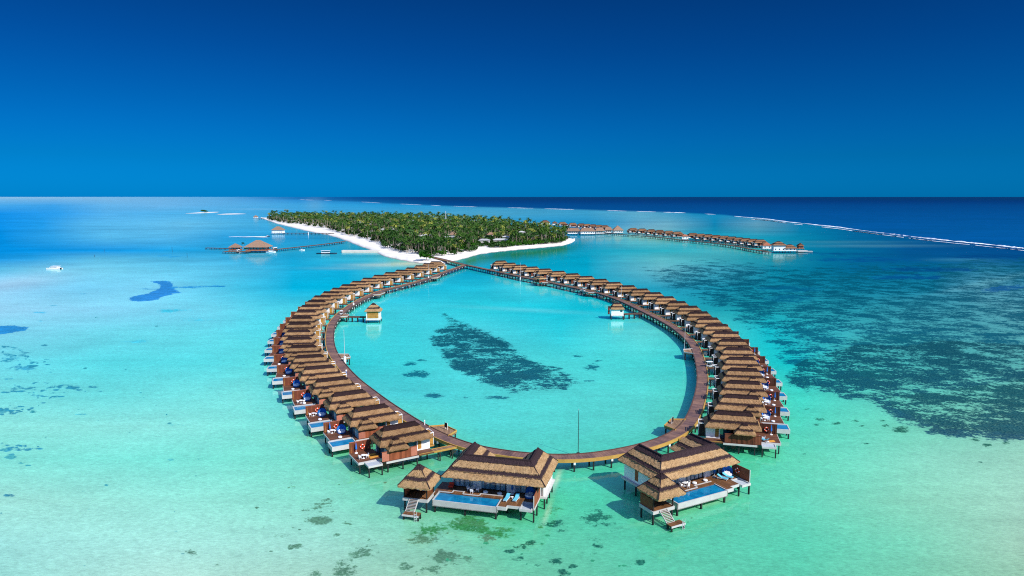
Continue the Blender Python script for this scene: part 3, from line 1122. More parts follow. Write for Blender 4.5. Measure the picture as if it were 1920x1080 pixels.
    for cx, cy in ((-5.95, -3.05), (-1.65, -3.05), (-1.65, .3)):
        b = MB(); b.box(cx + g - .1, cx + g + .1, cy - .1, cy + .1, 2.12, 5.6); b.build("gazebo_column", M["dark"], e)
    b = MB()
    for x in (-4.6, -3.5): b.box(x + g, x + g + .75, -.5, .1, 2.5, 2.95)
    b.build("sofa_cushion", M["cushion"], e)
    # stair and swim platform
    b = MB()
    xs0, xs1 = -4.75 + g, -3.2 + g
    for k in range(9):
        z = 2.0 - k * .165
        y = -3.45 - k * .22
        b.box(xs0, xs1, y - .17, y, z - .06, z, 0)
        b.box(xs0, xs1, y - .205, y - .17, z - .07, z + .008, 1)
    b.bar((xs0 - .06, -3.3, 2.05), (xs0 - .06, -5.3, .55), .1, .22, 1); b.bar((xs1 + .06, -3.3, 2.05), (xs1 + .06, -5.3, .55), .1, .22, 1)
    b.build("stair", [M["deck_front"], M["fascia"], M["white"]], e)
    b = MB()
    b.box(-4.9 + g, -1.9 + g, -6.6, -5.2, .42, .58, 0); b.box(-4.95 + g, -1.85 + g, -6.72, -6.6, .3, .6, 1)
    b.build("swim_platform", [M["deck_front"], M["fascia"]], e)
    b = MB()
    b.bar((-2.6 + g, -6.75, -.6), (-2.6 + g, -6.75, 1.5), .05); b.bar((-2.1 + g, -6.75, -.6), (-2.1 + g, -6.75, 1.5), .05)
    for k in range(5): b.bar((-2.6 + g, -6.75, -.3 + .3 * k), (-2.1 + g, -6.75, -.3 + .3 * k), .05)
    b.build("ladder", M["steel"], e)
    pm_ = MB().box(-.125, .125, -.125, .125, -.75, 1.78).mesh("post", M["post"])
    ps_ = MB().box(-.15, .15, -.15, .15, -.75, .84).mesh("post", M["post"])
    pl_ = MB().box(-.13, .13, -.13, .13, -.75, .42).mesh("post", M["post"])
    for x, y in ((-5.9 + g, -3.0), (-1.75 + g, -3.0), (-5.9 + g, .2), (-1.75 + g, .2), (L - .9, 3.6), (L - .9, 6.0), (L - .9, 8.4), (L - .9, 11.0), (17.75 + dx, -1.9), (17.75 + dx, .8), (15.4 + dx, -1.6), (12.4 + dx, .4), (.9, 4.5), (.9, 7.6), (.9, 11.0), (5.6, 10.8), (L - 6, 10.8), (4.5, 4.2), (9.0, 4.2), (13.5, 4.2)):
        o = link("post", pm_, e); o.location = (x, y, 0)
    for x, y in ((-.4 + dx, -2.3), (11.0 + dx, -2.3), (5.3 + dx, -2.3), (11.0 + dx, 1.2)):
        o = link("post", ps_, e); o.location = (x, y, 0)
    for x, y in ((-4.7 + g, -6.4), (-2.0 + g, -6.4), (-4.7 + g, -5.4), (-2.0 + g, -5.4)):
        o = link("post", pl_, e); o.location = (x, y, 0)
    return e


FV1 = big_villa((-12.97, 119.09), R(-14.16), "large thatched villa front centre, its long stepped pool facing the viewer, gazebo at its left")
a2 = R(28.0)
o2 = np.array((43.89, 125.73)) - 19.9 * np.array((math.cos(a2), math.sin(a2)))
FV2 = big_villa(tuple(o2), a2, "large thatched villa at the ring's front right corner, turned aside, gazebo before it", 19.9, 2.75, 2.2)


def fv(e, x, n): return to_world(e, x, -n)


who1, who2 = "on the front centre villa", "on the large front right villa"
for e, d, who in ((FV1, 0.0, who1), (FV2, 2.75, who2)):
    ez = e.rotation_euler[2]
    x, y = fv(e, 5.4 + d, -2.3)
    table(x, y, DZ, f"round white dining table {who}", "dining tables of the large villas")
    for q, (nm, a) in enumerate((("left", PI), ("right", 0.0), ("pool side", -PI / 2), ("glass side", PI / 2))):
        cx, cy = fv(e, 5.4 + d + .85 * math.cos(a), -2.3 - .85 * math.sin(a))
        chair(cx, cy, DZ, ez + a + PI, f"white chair at the {nm} of the table {who}", "dining chairs of the large villas")
    for q, (px, nm) in enumerate(((7.8, "nearer the dining table"), (10.5, "nearer the loungers"))):
        x, y = fv(e, px + d, -2.25)
        pouf(x, y, DZ, f"white pouf {who}, {nm}", "poufs of the large villas")
    if d == 0:
        spots = [(12.35, -.25, R(-97), "left"), (14.0, -.6, R(-97), "right")]
    else:
        spots = [(13.95, -1.2, R(-60), "left"), (15.35, -1.25, R(-60), "right")]
    for px, pn, a, nm in spots:
        x, y = fv(e, px + (d if d == 0 else d), pn)
        lounger(x, y, DZ, ez + a, f"{nm} one of two sky blue loungers {who}", "loungers of the large villas")
x, y = fv(FV1, 13.2, -.9)
o = link("side_table", STM); o.location = (x, y, DZ)
tag(o, "small white side table between the two loungers on the front centre villa", "side table")
x, y = fv(FV1, 12.7, -2.9)
parasol(x, y, DZ, "folded blue parasol against the white panel of the front centre villa", None)
x, y = fv(FV2, 16.2, -2.9)
parasol(x, y, DZ, "folded blue parasol beside the daybed of the large front right villa", None)
x, y = fv(FV1, 16.1, -2.6)
daybed(x, y, DZ, R(-140), "round blue hooded daybed behind the red screen of the front centre villa", None)
x, y = fv(FV2, 18.9 + 0, -2.2)
daybed(x, y, DZ, R(-95), "round blue hooded daybed with white cushion under the roof corner of the front right villa", None)
x, y = fv(FV2, 20.32, -1.0)
o = link("lifebuoy", LB); o.location = (x, y, 3.3); o.rotation_euler = (0, 0, a2 + PI / 2)
tag(o, "red lifebuoy hung on the dark screen of the large front right villa", "lifebuoy")
x, y = fv(FV1, .9, -2.9)
b = MB(); b.box(-.45, .45, -.4, .4, .15, .42); b.box(-.45, .45, .3, .5, .42, .85)
o = b.build("armchair", M["redseat"]); o.location = (x, y, DZ); o.rotation_euler = (0, 0, R(-14))
tag(o, "small red armchair at the left end of the front centre villa's glass wall", "armchair")

# ------------------------------------------------------------------ generic small buildings
THP = [M["thatch"], M["dark"]]


def hut(name, label, cat, u, v, L, W, rz, floor=2.0, wall_h=2.6, roof_h=3.0, over=0.9, wallmat="white", roofmat=None, ridge=None, group=None, windows=True, panel=None, deck=0.8, columns=False, ground=-.75, xy=None):
    x, y = xy if xy else at(u, v, 0)
    e = empty(name, (x, y, 0), rz)
    tag(e, label, cat, group)
    z0 = floor + wall_h
    r = ridge if ridge is not None else max(0.05, (L - W) / 2)
    fs = hip_faces(-L / 2 - over, L / 2 + over, -W / 2 - over, W / 2 + over, z0, -r, r, z0 + roof_h)
    b = thatch(fs, 0.25, 1.0, 2, 0.05, seed=5)
    b.build("roof", [roofmat or M["thatch"], M["dark"]], e, tattr="t")
    b = MB()
    if columns:
        k = max(2, int(L / 3))
        for i in range(k + 1):
            for yy in (-W / 2, W / 2):
                xx = -L / 2 + L * i / k
                b.box(xx - .18, xx + .18, yy - .18, yy + .18, floor, z0)
        b.box(-L / 2 + .4, L / 2 - .4, -W / 2, W / 2, floor, floor + 0.9)
        b.build("column", M[wallmat], e)
        b = MB(); b.box(-L / 2 + 1, L / 2 - 1, -W / 2 + 1, W / 2 - 1, floor + .9, z0); b.build("glass_wall", M["glass"], e)
    else:
        b.box(-L / 2, L / 2, -W / 2, W / 2, floor, z0)
        b.build("wall", M[wallmat], e)
    if windows and not columns:
        k = max(1, int(L / 3.2))
        for i in range(k):
            xx = -L / 2 + L * (i + .5) / k
            for s in (-1, 1):
                bb = MB(); bb.box(xx - .6, xx + .6, s * (W / 2 - .06), s * (W / 2 + .05), floor + .8, floor + 2.0); bb.build("window", M["glass"], e)
    if panel:
        bb = MB(); bb.box(-L / 2 + .5, L / 2 - .5, -W / 2 - .08, -W / 2 + .1, floor + .55, z0 - .25); bb.build("panel", M[panel], e)
    b = MB(); b.box(-L / 2 - deck, L / 2 + deck, -W / 2 - deck, W / 2 + deck, floor - .35, floor + .003)
    b.build("deck", M["fascia"] if wallmat == "white" else M["walk"], e)
    if ground < 0:
        k, j = max(1, int(L / 4)), max(1, int(W / 5))
        pm_ = MB().box(-.17, .17, -.17, .17, ground, floor - .36).mesh("post", M["post"])
        for i in range(k + 1):
            for q in range(j + 1):
                o = link("post", pm_, e); o.location = (-L / 2 + L * i / k, -W / 2 + W * q / j, 0)
    return e


def jetty(name, label, px, z=1.8, hw=1.3, post_step=5, cat="jetty", mat="walk", xy=None):
    O = np.array(xy) if xy is not None else smooth_path(px, z, 2.0, it=1)
    e = empty(name, (0, 0, 0)); tag(e, label, cat)
    strip(O, (-hw, hw), (z - .3, z), "planking", M[mat], e)
    strip(O, (-hw - .12, -hw + .05), (z - .45, z + .15), "kerb", M["kerbdark"], e)
    strip(O, (hw - .05, hw + .12), (z - .45, z + .15), "kerb", M["kerbdark"], e)
    T, N = normals(O)
    b = MB()
    for i in range(0, len(O), max(1, post_step // 2)):
        for s in (-hw + .2, hw - .2):
            p = O[i] + N[i] * s
            b.box(p[0] - .18, p[0] + .18, p[1] - .18, p[1] + .18, -.75, z - .3)
    tag(b.build("posts", M["post"], e), kind="stuff")
    return e


# two lagoon huts with their own walkways
h1 = hut("lagoon_hut", "square thatched hut with amber shutters in the lagoon beside the left arm", "hut", 701, 602.5, 6.0, 5.0, R(3), 1.3, 3.9, 3.3, .65, panel="door", windows=False, ridge=.25, deck=.25)
h2 = hut("lagoon_hut", "white walled thatched hut in the lagoon beside the right arm", "hut", 1156.5, 596, 5.6, 5.0, R(-3), 1.6, 3.0, 2.7, .45, ridge=1.1, windows=False, deck=.15)
b = MB(); b.box(1.3, 2.3, -2.58, -2.4, 3.2, 4.55); b.build("window", M["glass"], h2)
b = MB(); b.box(-4.3, -3.5, -1.9, -1.7, 2.0, 5.6); b.box(-4.4, -2.9, -1.95, -1.65, 5.6, 5.75); b.build("sign_panel", M["dark"], h2)
b = MB(); b.box(-4.0, -3.7, -1.98, -1.9, 2.4, 5.0); b.build("banner", M["redseat"], h2)
jetty("hut_walkway", "short timber walkway to the left lagoon hut", None, 2.0, .55, xy=[tuple(np.array(at(650, 593.5, 2)) * (1 - t) + np.array(at(686, 594, 2)) * t) for t in np.linspace(0, 1, 8)], cat="walkway")
jetty("hut_walkway", "short timber walkway to the right lagoon hut", None, 2.0, .6, xy=[tuple(np.array(at(1170, 588.5, 2)) * (1 - t) + np.array(at(1204, 587, 2)) * t) for t in np.linspace(0, 1, 8)], cat="walkway")
hut("shelter", "small thatched shelter on a boardwalk bay near the ring's island end", "shelter", 0, 0, 5.5, 4.5, B9[1], 2.2, 2.2, 1.8, .7, wallmat="fence", columns=True, ridge=.8, deck=.3, xy=tuple(B9[0]))


def mast(u, vb, vt, label, base_px=18, arm=False, dark=False):
    x, y = at(u, vb, 0)
    h = hz(vb - vt, vb) * 1.03
    e = empty("lamp_mast", (x, y, 0)); tag(e, label, "mast", "slim masts in the lagoon")
    bh = hz(base_px, vb)
    if bh > .2:
        MB().cyl(0, 0, -.75, bh, .42, .42, 10).build("base", M["white"] if not dark else M["post"], e)
    MB().cyl(0, 0, bh, h, .08, .05, 6).build("pole", M["steel"] if not dark else M["post"], e)
    MB().cyl(0, 0, h, h + .35, .05, .02, 6).build("tip", M["steel"], e)
    if arm:
        MB().box(-3.0, .0, -.15, .15, bh * .45, bh * .45 + .3).build("gangplank", M["white"], e)


mast(647, 690, 620, "slim mast on a white base by the left arm bay, tall over the inner lagoon", 22, True)
mast(1084, 852, 769, "thin dark mast standing in the water at the ring's front", 3, dark=True)
mast(1283, 667, 612, "slim mast on a white base by the right arm bay", 10)
mast(663, 580, 560, "slim mast on a white base beside the golf cart bend, left arm", 12)
mast(803.5, 527, 497, "slim mast on a white base at the island end of the left arm", 9)
mast(975.6, 526, 494, "slim mast on a white base at the island end of the right arm", 6)
mast(1165, 569, 537, "slim mast behind the right lagoon hut", 5)


# golf carts
def golf_cart(x, y, z, rz, label):
    e = empty("golf_cart", (x, y, z), rz); tag(e, label, "golf cart", "golf carts on the boardwalk")
    b = MB(); b.box(-1.15, 1.15, -.55, .55, .3, .62); b.box(.75, 1.2, -.5, .5, .62, .85); b.build("body", M["steel"], e)
    b = MB(); b.box(-.5, .1, -.5, .5, .62, .8); b.box(-.6, -.45, -.5, .5, .8, 1.15); b.build("seat", M["dark"], e)
    b = MB(); b.box(-1.2, .85, -.6, .6, 1.75, 1.83); b.build("canopy", M["whiteplastic"], e)
    for p in ((-1.1, -.5), (-1.1, .5), (.75, -.5), (.75, .5)):
        b = MB(); b.bar((p[0], p[1], .6), (p[0] * .95, p[1], 1.76), .05); b.build("canopy_post", M["steel"], e)
    for p in ((-.8, -.6), (-.8, .6), (.8, -.6), (.8, .6)):
        b = MB()
        n = 10
        vs = [(p[0] + .24 * math.cos(2 * PI * i / n), p[1] + s, .25 + .24 * math.sin(2 * PI * i / n)) for s in (-.09, .09) for i in range(n)]
        b.add(vs, [tuple(range(n)), tuple(reversed(range(n, 2 * n)))] + [(i, (i + 1) % n, n + (i + 1) % n, n + i) for i in range(n)])
        b.build("wheel", M["post"], e)


def ring_angle(x, y):
    i = nearest_on_ring((x, y)); return math.atan2(T_[i][1], T_[i][0])


for u, v, lab in ((640, 590, "grey golf cart with white canopy on the bend of the left arm"), (1024, 526.5, "white golf cart parked near the thatched shelter"), (1094, 546, "white golf cart parked on a right arm bay")):
    x, y = at(u, v, BZ)
    golf_cart(x, y, BZ + .01, ring_angle(x, y), lab)
x, y = at(1331, 688, 2.1)
golf_cart(x, y, 2.07, R(4), "cream golf cart on a villa walkway off the right arm")


# a person strolling on the left arm
def person(x, y, z, rz):
    J = {"pelvis": ((0, 0, .95), .15), "chest": ((.02, 0, 1.30), .16), "neck": ((.03, 0, 1.50), .06), "head": ((.05, 0, 1.66), .105), "crown": ((.04, 0, 1.74), .08),
         "shl": ((.0, .19, 1.42), .06), "ell": ((-.06, .26, 1.15), .045), "hal": ((.06, .27, .90), .035), "shr": ((.0, -.19, 1.42), .06), "elr": ((.10, -.25, 1.16), .045), "har": ((.24, -.24, .96), .035),
         "hil": ((0, .10, .90), .09), "knl": ((.14, .10, .50), .065), "anl": ((.06, .10, .08), .045), "tol": ((.22, .11, .04), .035), "hir": ((0, -.10, .90), .09), "knr": ((-.06, -.10, .49), .065), "anr": ((-.30, -.10, .12), .045), "tor": ((-.17, -.10, .03), .035)}
    E = [("pelvis", "chest"), ("chest", "neck"), ("neck", "head"), ("head", "crown"), ("chest", "shl"), ("shl", "ell"), ("ell", "hal"), ("chest", "shr"), ("shr", "elr"), ("elr", "har"), ("pelvis", "hil"), ("hil", "knl"), ("knl", "anl"), ("anl", "tol"), ("pelvis", "hir"), ("hir", "knr"), ("knr", "anr"), ("anr", "tor")]
    ks = list(J)
    me = bpy.data.meshes.new("person")
    me.from_pydata([J[k][0] for k in ks], [(ks.index(a), ks.index(c)) for a, c in E], [])
    o = link("person", me)
    md = o.modifiers.new("skin", "SKIN"); md.use_smooth_shade = True
    for i, k in enumerate(ks):
        me.skin_vertices[0].data[i].radius = (J[k][1], J[k][1]); me.skin_vertices[0].data[i].use_root = (k == "pelvis")
    o.modifiers.new("sub", "SUBSURF").render_levels = 1
    o.modifiers["sub"].levels = 1
    dg = bpy.context.evaluated_depsgraph_get()
    ev = bpy.data.meshes.new_from_object(o.evaluated_get(dg))
    o.modifiers.clear()
    o.data = ev
    ev.materials.clear()
    for m_ in (M["skin"], M["cushion"], M["blue"], M["dark"]): ev.materials.append(m_)
    for p in ev.polygons:
        c = p.center
        p.material_index = 3 if c.z > 1.68 else (0 if c.z > 1.5 or (abs(c.y) > .22 and c.z < 1.2) else (1 if c.z > .95 else (2 if c.z > .15 else 0)))
    o.location = (x, y, z); o.rotation_euler = (0, 0, rz)
    tag(o, "person in white top and blue trousers walking on the left arm of the boardwalk", "person")


x, y = at(649.5, 702, BZ)
person(x, y, BZ + .02, ring_angle(x, y))

# sign boards on the bays
for (p, a), lab in ((B1, "dark notice board on the front left bay of the boardwalk"), (B2, "brown notice board on the front right bay of the boardwalk")):
    e = empty("notice_board", (p[0], p[1], BZ), a); tag(e, lab, "notice board")
    MB().box(-.5, .5, -.05, .05, .5, 1.6).build("panel", M["dark"], e)
    for s in (-.45, .45):
        MB().box(s - .06, s + .06, .05, .13, 0, 1.7).build("post", M["white"], e)
x, y = at(788, 797, BZ)
i = nearest_on_ring((x, y)); q = RING[i] + N_[i] * 1.2
b = MB(); b.cyl(q[0], q[1], BZ, BZ + 1.0, .12, .10, 8); b.cyl(q[0], q[1], BZ + 1.0, BZ + 1.2, .15, .08, 8)
tag(b.build("bollard_lamp", M["white"]), "short white bollard lamp on the boardwalk edge just before the front left bay", "lamp")

# ------------------------------------------------------------------ sea floor, water
ROWS = [  # floor colour targets; pale cloud reflections right of centre are painted in
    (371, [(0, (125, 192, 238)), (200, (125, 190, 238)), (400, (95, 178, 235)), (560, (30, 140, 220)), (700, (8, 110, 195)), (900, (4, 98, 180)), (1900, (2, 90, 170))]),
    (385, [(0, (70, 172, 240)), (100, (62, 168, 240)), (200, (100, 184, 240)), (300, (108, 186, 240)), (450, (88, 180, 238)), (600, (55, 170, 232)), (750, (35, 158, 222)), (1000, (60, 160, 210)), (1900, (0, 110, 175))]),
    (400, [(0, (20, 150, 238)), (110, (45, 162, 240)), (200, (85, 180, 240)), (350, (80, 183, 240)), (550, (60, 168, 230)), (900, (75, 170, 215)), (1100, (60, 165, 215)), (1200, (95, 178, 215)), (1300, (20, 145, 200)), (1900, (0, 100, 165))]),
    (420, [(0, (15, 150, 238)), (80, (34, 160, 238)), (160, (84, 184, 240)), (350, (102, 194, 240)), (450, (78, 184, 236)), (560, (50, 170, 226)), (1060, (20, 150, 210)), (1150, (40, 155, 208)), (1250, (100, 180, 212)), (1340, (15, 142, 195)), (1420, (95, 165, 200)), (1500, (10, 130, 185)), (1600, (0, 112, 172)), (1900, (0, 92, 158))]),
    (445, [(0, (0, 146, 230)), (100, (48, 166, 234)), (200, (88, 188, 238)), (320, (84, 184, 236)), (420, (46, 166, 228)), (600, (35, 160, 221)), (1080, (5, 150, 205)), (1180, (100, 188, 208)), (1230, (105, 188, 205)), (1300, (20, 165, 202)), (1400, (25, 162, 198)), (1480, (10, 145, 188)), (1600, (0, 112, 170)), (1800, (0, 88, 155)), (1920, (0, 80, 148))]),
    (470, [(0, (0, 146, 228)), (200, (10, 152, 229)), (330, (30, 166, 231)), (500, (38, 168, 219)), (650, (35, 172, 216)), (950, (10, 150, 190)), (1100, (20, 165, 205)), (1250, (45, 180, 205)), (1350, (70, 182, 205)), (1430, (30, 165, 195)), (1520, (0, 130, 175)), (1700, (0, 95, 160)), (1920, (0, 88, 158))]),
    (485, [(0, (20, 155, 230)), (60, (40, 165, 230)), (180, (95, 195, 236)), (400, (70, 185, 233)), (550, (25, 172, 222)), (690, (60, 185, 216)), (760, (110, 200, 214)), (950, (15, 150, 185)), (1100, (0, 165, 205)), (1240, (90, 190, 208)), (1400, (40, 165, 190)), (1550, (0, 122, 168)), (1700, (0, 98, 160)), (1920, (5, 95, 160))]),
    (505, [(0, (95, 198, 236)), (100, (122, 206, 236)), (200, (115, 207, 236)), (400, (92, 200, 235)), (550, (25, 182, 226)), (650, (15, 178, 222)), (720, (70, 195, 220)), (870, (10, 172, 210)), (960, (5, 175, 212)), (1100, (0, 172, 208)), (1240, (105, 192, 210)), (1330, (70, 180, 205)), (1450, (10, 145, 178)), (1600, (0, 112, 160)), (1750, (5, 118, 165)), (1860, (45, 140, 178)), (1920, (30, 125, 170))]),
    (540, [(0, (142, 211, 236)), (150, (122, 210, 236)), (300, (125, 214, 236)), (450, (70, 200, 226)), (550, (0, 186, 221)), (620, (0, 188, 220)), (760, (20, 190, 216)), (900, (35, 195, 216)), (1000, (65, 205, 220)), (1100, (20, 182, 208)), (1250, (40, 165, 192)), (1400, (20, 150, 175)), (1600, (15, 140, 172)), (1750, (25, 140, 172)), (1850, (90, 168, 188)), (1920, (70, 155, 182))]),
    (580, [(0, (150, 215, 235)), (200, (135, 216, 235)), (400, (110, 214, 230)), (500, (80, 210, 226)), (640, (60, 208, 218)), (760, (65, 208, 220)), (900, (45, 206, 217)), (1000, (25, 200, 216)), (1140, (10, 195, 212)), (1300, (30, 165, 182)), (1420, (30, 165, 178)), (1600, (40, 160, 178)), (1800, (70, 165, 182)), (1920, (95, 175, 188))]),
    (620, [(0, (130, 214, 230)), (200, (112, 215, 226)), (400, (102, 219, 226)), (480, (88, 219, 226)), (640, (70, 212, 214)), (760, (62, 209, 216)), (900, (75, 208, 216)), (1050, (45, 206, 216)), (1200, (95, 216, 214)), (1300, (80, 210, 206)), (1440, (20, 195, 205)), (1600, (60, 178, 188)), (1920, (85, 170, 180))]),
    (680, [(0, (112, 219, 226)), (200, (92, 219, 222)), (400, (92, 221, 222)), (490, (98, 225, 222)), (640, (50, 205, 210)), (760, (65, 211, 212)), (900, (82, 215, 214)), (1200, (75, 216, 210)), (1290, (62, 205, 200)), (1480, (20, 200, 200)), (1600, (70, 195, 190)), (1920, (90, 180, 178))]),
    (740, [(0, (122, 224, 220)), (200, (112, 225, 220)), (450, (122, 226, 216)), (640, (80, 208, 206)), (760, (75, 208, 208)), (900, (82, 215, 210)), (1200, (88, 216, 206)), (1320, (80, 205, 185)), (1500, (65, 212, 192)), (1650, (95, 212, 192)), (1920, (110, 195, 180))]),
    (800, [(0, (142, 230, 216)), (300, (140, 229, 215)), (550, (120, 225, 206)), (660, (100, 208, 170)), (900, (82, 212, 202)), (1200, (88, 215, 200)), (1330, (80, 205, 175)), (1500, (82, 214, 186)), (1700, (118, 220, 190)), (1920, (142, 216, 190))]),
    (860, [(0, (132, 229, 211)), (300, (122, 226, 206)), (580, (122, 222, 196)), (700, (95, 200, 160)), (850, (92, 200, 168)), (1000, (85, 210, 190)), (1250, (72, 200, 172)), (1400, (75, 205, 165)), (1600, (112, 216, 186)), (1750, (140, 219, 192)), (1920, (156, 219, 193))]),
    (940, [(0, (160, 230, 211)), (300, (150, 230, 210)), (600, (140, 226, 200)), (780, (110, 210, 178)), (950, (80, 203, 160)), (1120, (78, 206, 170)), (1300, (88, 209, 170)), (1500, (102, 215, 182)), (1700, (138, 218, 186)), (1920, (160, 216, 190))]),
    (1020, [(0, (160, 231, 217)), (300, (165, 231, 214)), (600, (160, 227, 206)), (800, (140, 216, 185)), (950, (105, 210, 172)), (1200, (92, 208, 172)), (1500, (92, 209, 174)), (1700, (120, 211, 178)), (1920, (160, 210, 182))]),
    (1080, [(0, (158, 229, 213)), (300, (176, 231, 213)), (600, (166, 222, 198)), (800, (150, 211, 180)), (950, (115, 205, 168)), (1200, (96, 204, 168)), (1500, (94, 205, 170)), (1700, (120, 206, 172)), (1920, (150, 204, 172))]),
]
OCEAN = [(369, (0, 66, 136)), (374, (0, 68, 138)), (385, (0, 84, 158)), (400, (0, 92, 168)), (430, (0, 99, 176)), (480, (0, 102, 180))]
REEF = [(-400, 369.2), (374, 370.8), (456, 372.3), (562, 374.4), (658, 377.5), (731, 381.5), (783, 384), (873, 387.5), (950, 389.3), (1096, 393.3), (1131, 394.5), (1175, 395.8), (1219, 397), (1280, 399), (1357, 402.8), (1381, 405.8), (1440, 410.8), (1481, 416.5), (1505, 418.6), (1577, 426.6), (1647, 436), (1722, 445), (1774, 450.6), (1841, 457), (1920, 465.5), (2400, 520), (3500, 600)]

DARKTEAL = (0, 88, 118)
SB_Z = -0.45
du = np.r_[np.arange(-1500, -40, 40), np.arange(-40, 1960, 2.5), np.arange(1960, 3440, 40)]
dv = np.r_[[0.25, 0.5, 0.8, 1.2, 1.7, 2.3, 3.0], np.arange(3.8, 60, 1.0), np.arange(60, 735, 2.4), np.arange(735, 1700, 25)]
U, V = np.meshgrid(du, dv + 369.0)
a_ = (U - 960) / FOC
b_ = (540 - V) / FOC
tt = (SB_Z - CAM_H) / (-sp + b_ * cp)
X, Yg = a_ * tt, (cp + b_ * sp) * tt
LIN = lambda c: np.array(lin(c))


def rowcol(Uq, pts):
    us = [p[0] for p in pts]
    cs = np.array([lin(p[1]) for p in pts])
    return np.stack([np.interp(Uq, us, cs[:, k]) for k in range(3)], -1)


vs_rows = np.array([r[0] for r in ROWS], float)
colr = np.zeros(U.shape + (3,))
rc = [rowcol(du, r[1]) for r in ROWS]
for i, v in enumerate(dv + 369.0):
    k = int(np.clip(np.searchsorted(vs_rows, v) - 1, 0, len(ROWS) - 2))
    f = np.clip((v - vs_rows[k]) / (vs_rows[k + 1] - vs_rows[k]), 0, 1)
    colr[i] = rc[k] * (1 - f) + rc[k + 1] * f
# open ocean beyond the reef edge
reef_v = np.interp(du, [p[0] for p in REEF], [p[1] for p in REEF])[None, :].repeat(len(dv), 0)
oc = np.stack([np.interp(V, [p[0] for p in OCEAN], [lin(p[1])[k] for p in OCEAN]) for k in range(3)], -1)
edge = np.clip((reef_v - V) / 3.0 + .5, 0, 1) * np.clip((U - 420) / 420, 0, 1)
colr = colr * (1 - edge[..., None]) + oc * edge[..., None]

mask = np.zeros(U.shape)
pcol = np.zeros(U.shape + (3,)) + LIN(DARKTEAL)


def blob(u, v, ru, rv, amt=1.0, col=None, rot=0.0, pw=2):
    """soft elliptical patch of seabed growth"""
    c, s = math.cos(rot), math.sin(rot)
    dx, dy = U - u, V - v
    x, y = (dx * c + dy * s) / ru, (-dx * s + dy * c) / rv
    q = np.exp(-(x * x + y * y) ** (pw / 2) * 1.1) * amt
    if col is not None:
        w = (q > mask) & (q > 0.03)
        pcol[w] = LIN(col)
    np.maximum(mask, q, out=mask)


def poly_mask(pts, soft):
    """1 inside polygon, soft edges in pixels"""
    n = len(pts)
    inside = np.zeros(U.shape, bool)
    dist = np.full(U.shape, 1e9)
    for i in range(n):
        (x0, y0), (x1, y1) = pts[i], pts[(i + 1) % n]
        cond = ((y0 > V) != (y1 > V))
        with np.errstate(divide="ignore", invalid="ignore"):
            xi = (x1 - x0) * (V - y0) / ((y1 - y0) if y1 != y0 else 1e-9) + x0
        inside ^= cond & (U < xi)
        L2 = (x1 - x0) ** 2 + (y1 - y0) ** 2 + 1e-9
        t = np.clip(((U - x0) * (x1 - x0) + (V - y0) * (y1 - y0)) / L2, 0, 1)
        d = np.hypot(U - (x0 + t * (x1 - x0)), (V - (y0 + t * (y1 - y0))) * 1.8)
        np.minimum(dist, d, out=dist)
    sd = np.where(inside, dist, -dist)
    return np.clip(sd / soft + .5, 0, 1)


def patch(pts, soft, amt, col):
    q = poly_mask(pts, soft) * amt
    w = (q > mask) & (q > .03)
    pcol[w] = LIN(col)
    np.maximum(mask, q, out=mask)


# right hand seagrass field
LOWER = [(2600, 850), (1920, 829), (1888, 827), (1844, 822), (1817, 819), (1775, 819), (1744, 815), (1733, 806), (1705, 797), (1678, 789), (1650, 775), (1644, 761), (1622, 753), (1589, 747), (1555, 739), (1519, 736), (1483, 728), (1474, 711), (1478, 690)]
patch([(1300, 560), (1240, 538), (1200, 505), (1330, 486), (1480, 500), (1920, 480), (2600, 500)] + LOWER + [(1440, 645), (1400, 615), (1350, 585)], 60, 0.60, (0, 90, 124))
patch([(1500, 668), (1600, 640), (1760, 630), (1920, 640), (2600, 640)] + LOWER, 36, 0.70, (0, 72, 102))
patch([(1640, 735), (1760, 725), (1920, 700), (2600, 700), (2600, 845), (1920, 825), (1850, 818), (1780, 814), (1745, 806), (1700, 788), (1660, 768)], 40, 0.74, (6, 74, 96))
blob(1640, 700, 170, 42, 0.74, (0, 78, 102), .14)
blob(1800, 770, 150, 44, 0.80, (12, 76, 94), .16)
blob(1540, 700, 70, 26, 0.76, (0, 78, 104), .1)
blob(1680, 640, 200, 30, 0.76, (0, 90, 120))
blob(1480, 560, 130, 18, 0.70, (0, 100, 140))
blob(1700, 520, 190, 13, 0.70, (0, 84, 145))
blob(1750, 506, 170, 9, .78, (0, 82, 142))
blob(1480, 542, 150, 12, .74, (0, 98, 140))
blob(1580, 476, 130, 4, .72, (0, 92, 150))
blob(1860, 480, 120, 6, .75, (0, 80, 145))
blob(1880, 541, 70, 8, 0.9, (0, 90, 150), -.1)
blob(1620, 487, 130, 6, 0.75, (0, 90, 155))
# coral garden in the middle of the lagoon
patch([(832, 588), (862, 604), (905, 614), (936, 630), (962, 650), (1000, 678), (1050, 690), (1088, 714), (1060, 729), (1012, 733), (955, 738), (905, 720), (862, 700), (832, 676), (816, 650), (798, 627), (826, 617)], 26, .72, (0, 76, 104))
blob(860, 640, 45, 26, .76, (0, 78, 106), .5)
blob(960, 700, 80, 22, .86, (0, 70, 98), .25)
blob(1062, 713, 40, 9, .74, (0, 76, 104), .1)
for u, v, a, c in ((780, 702, 30, 8), (770, 682, 20, 5), (815, 741, 22, 6), (790, 676, 12, 4), (1110, 688, 22, 8), (1120, 676, 12, 3), (1085, 668, 14, 4), (935, 745, 30, 5), (1100, 714, 18, 3), (870, 745, 9, 2.5)):
    blob(u, v, a, c, .82, (0, 100, 125))
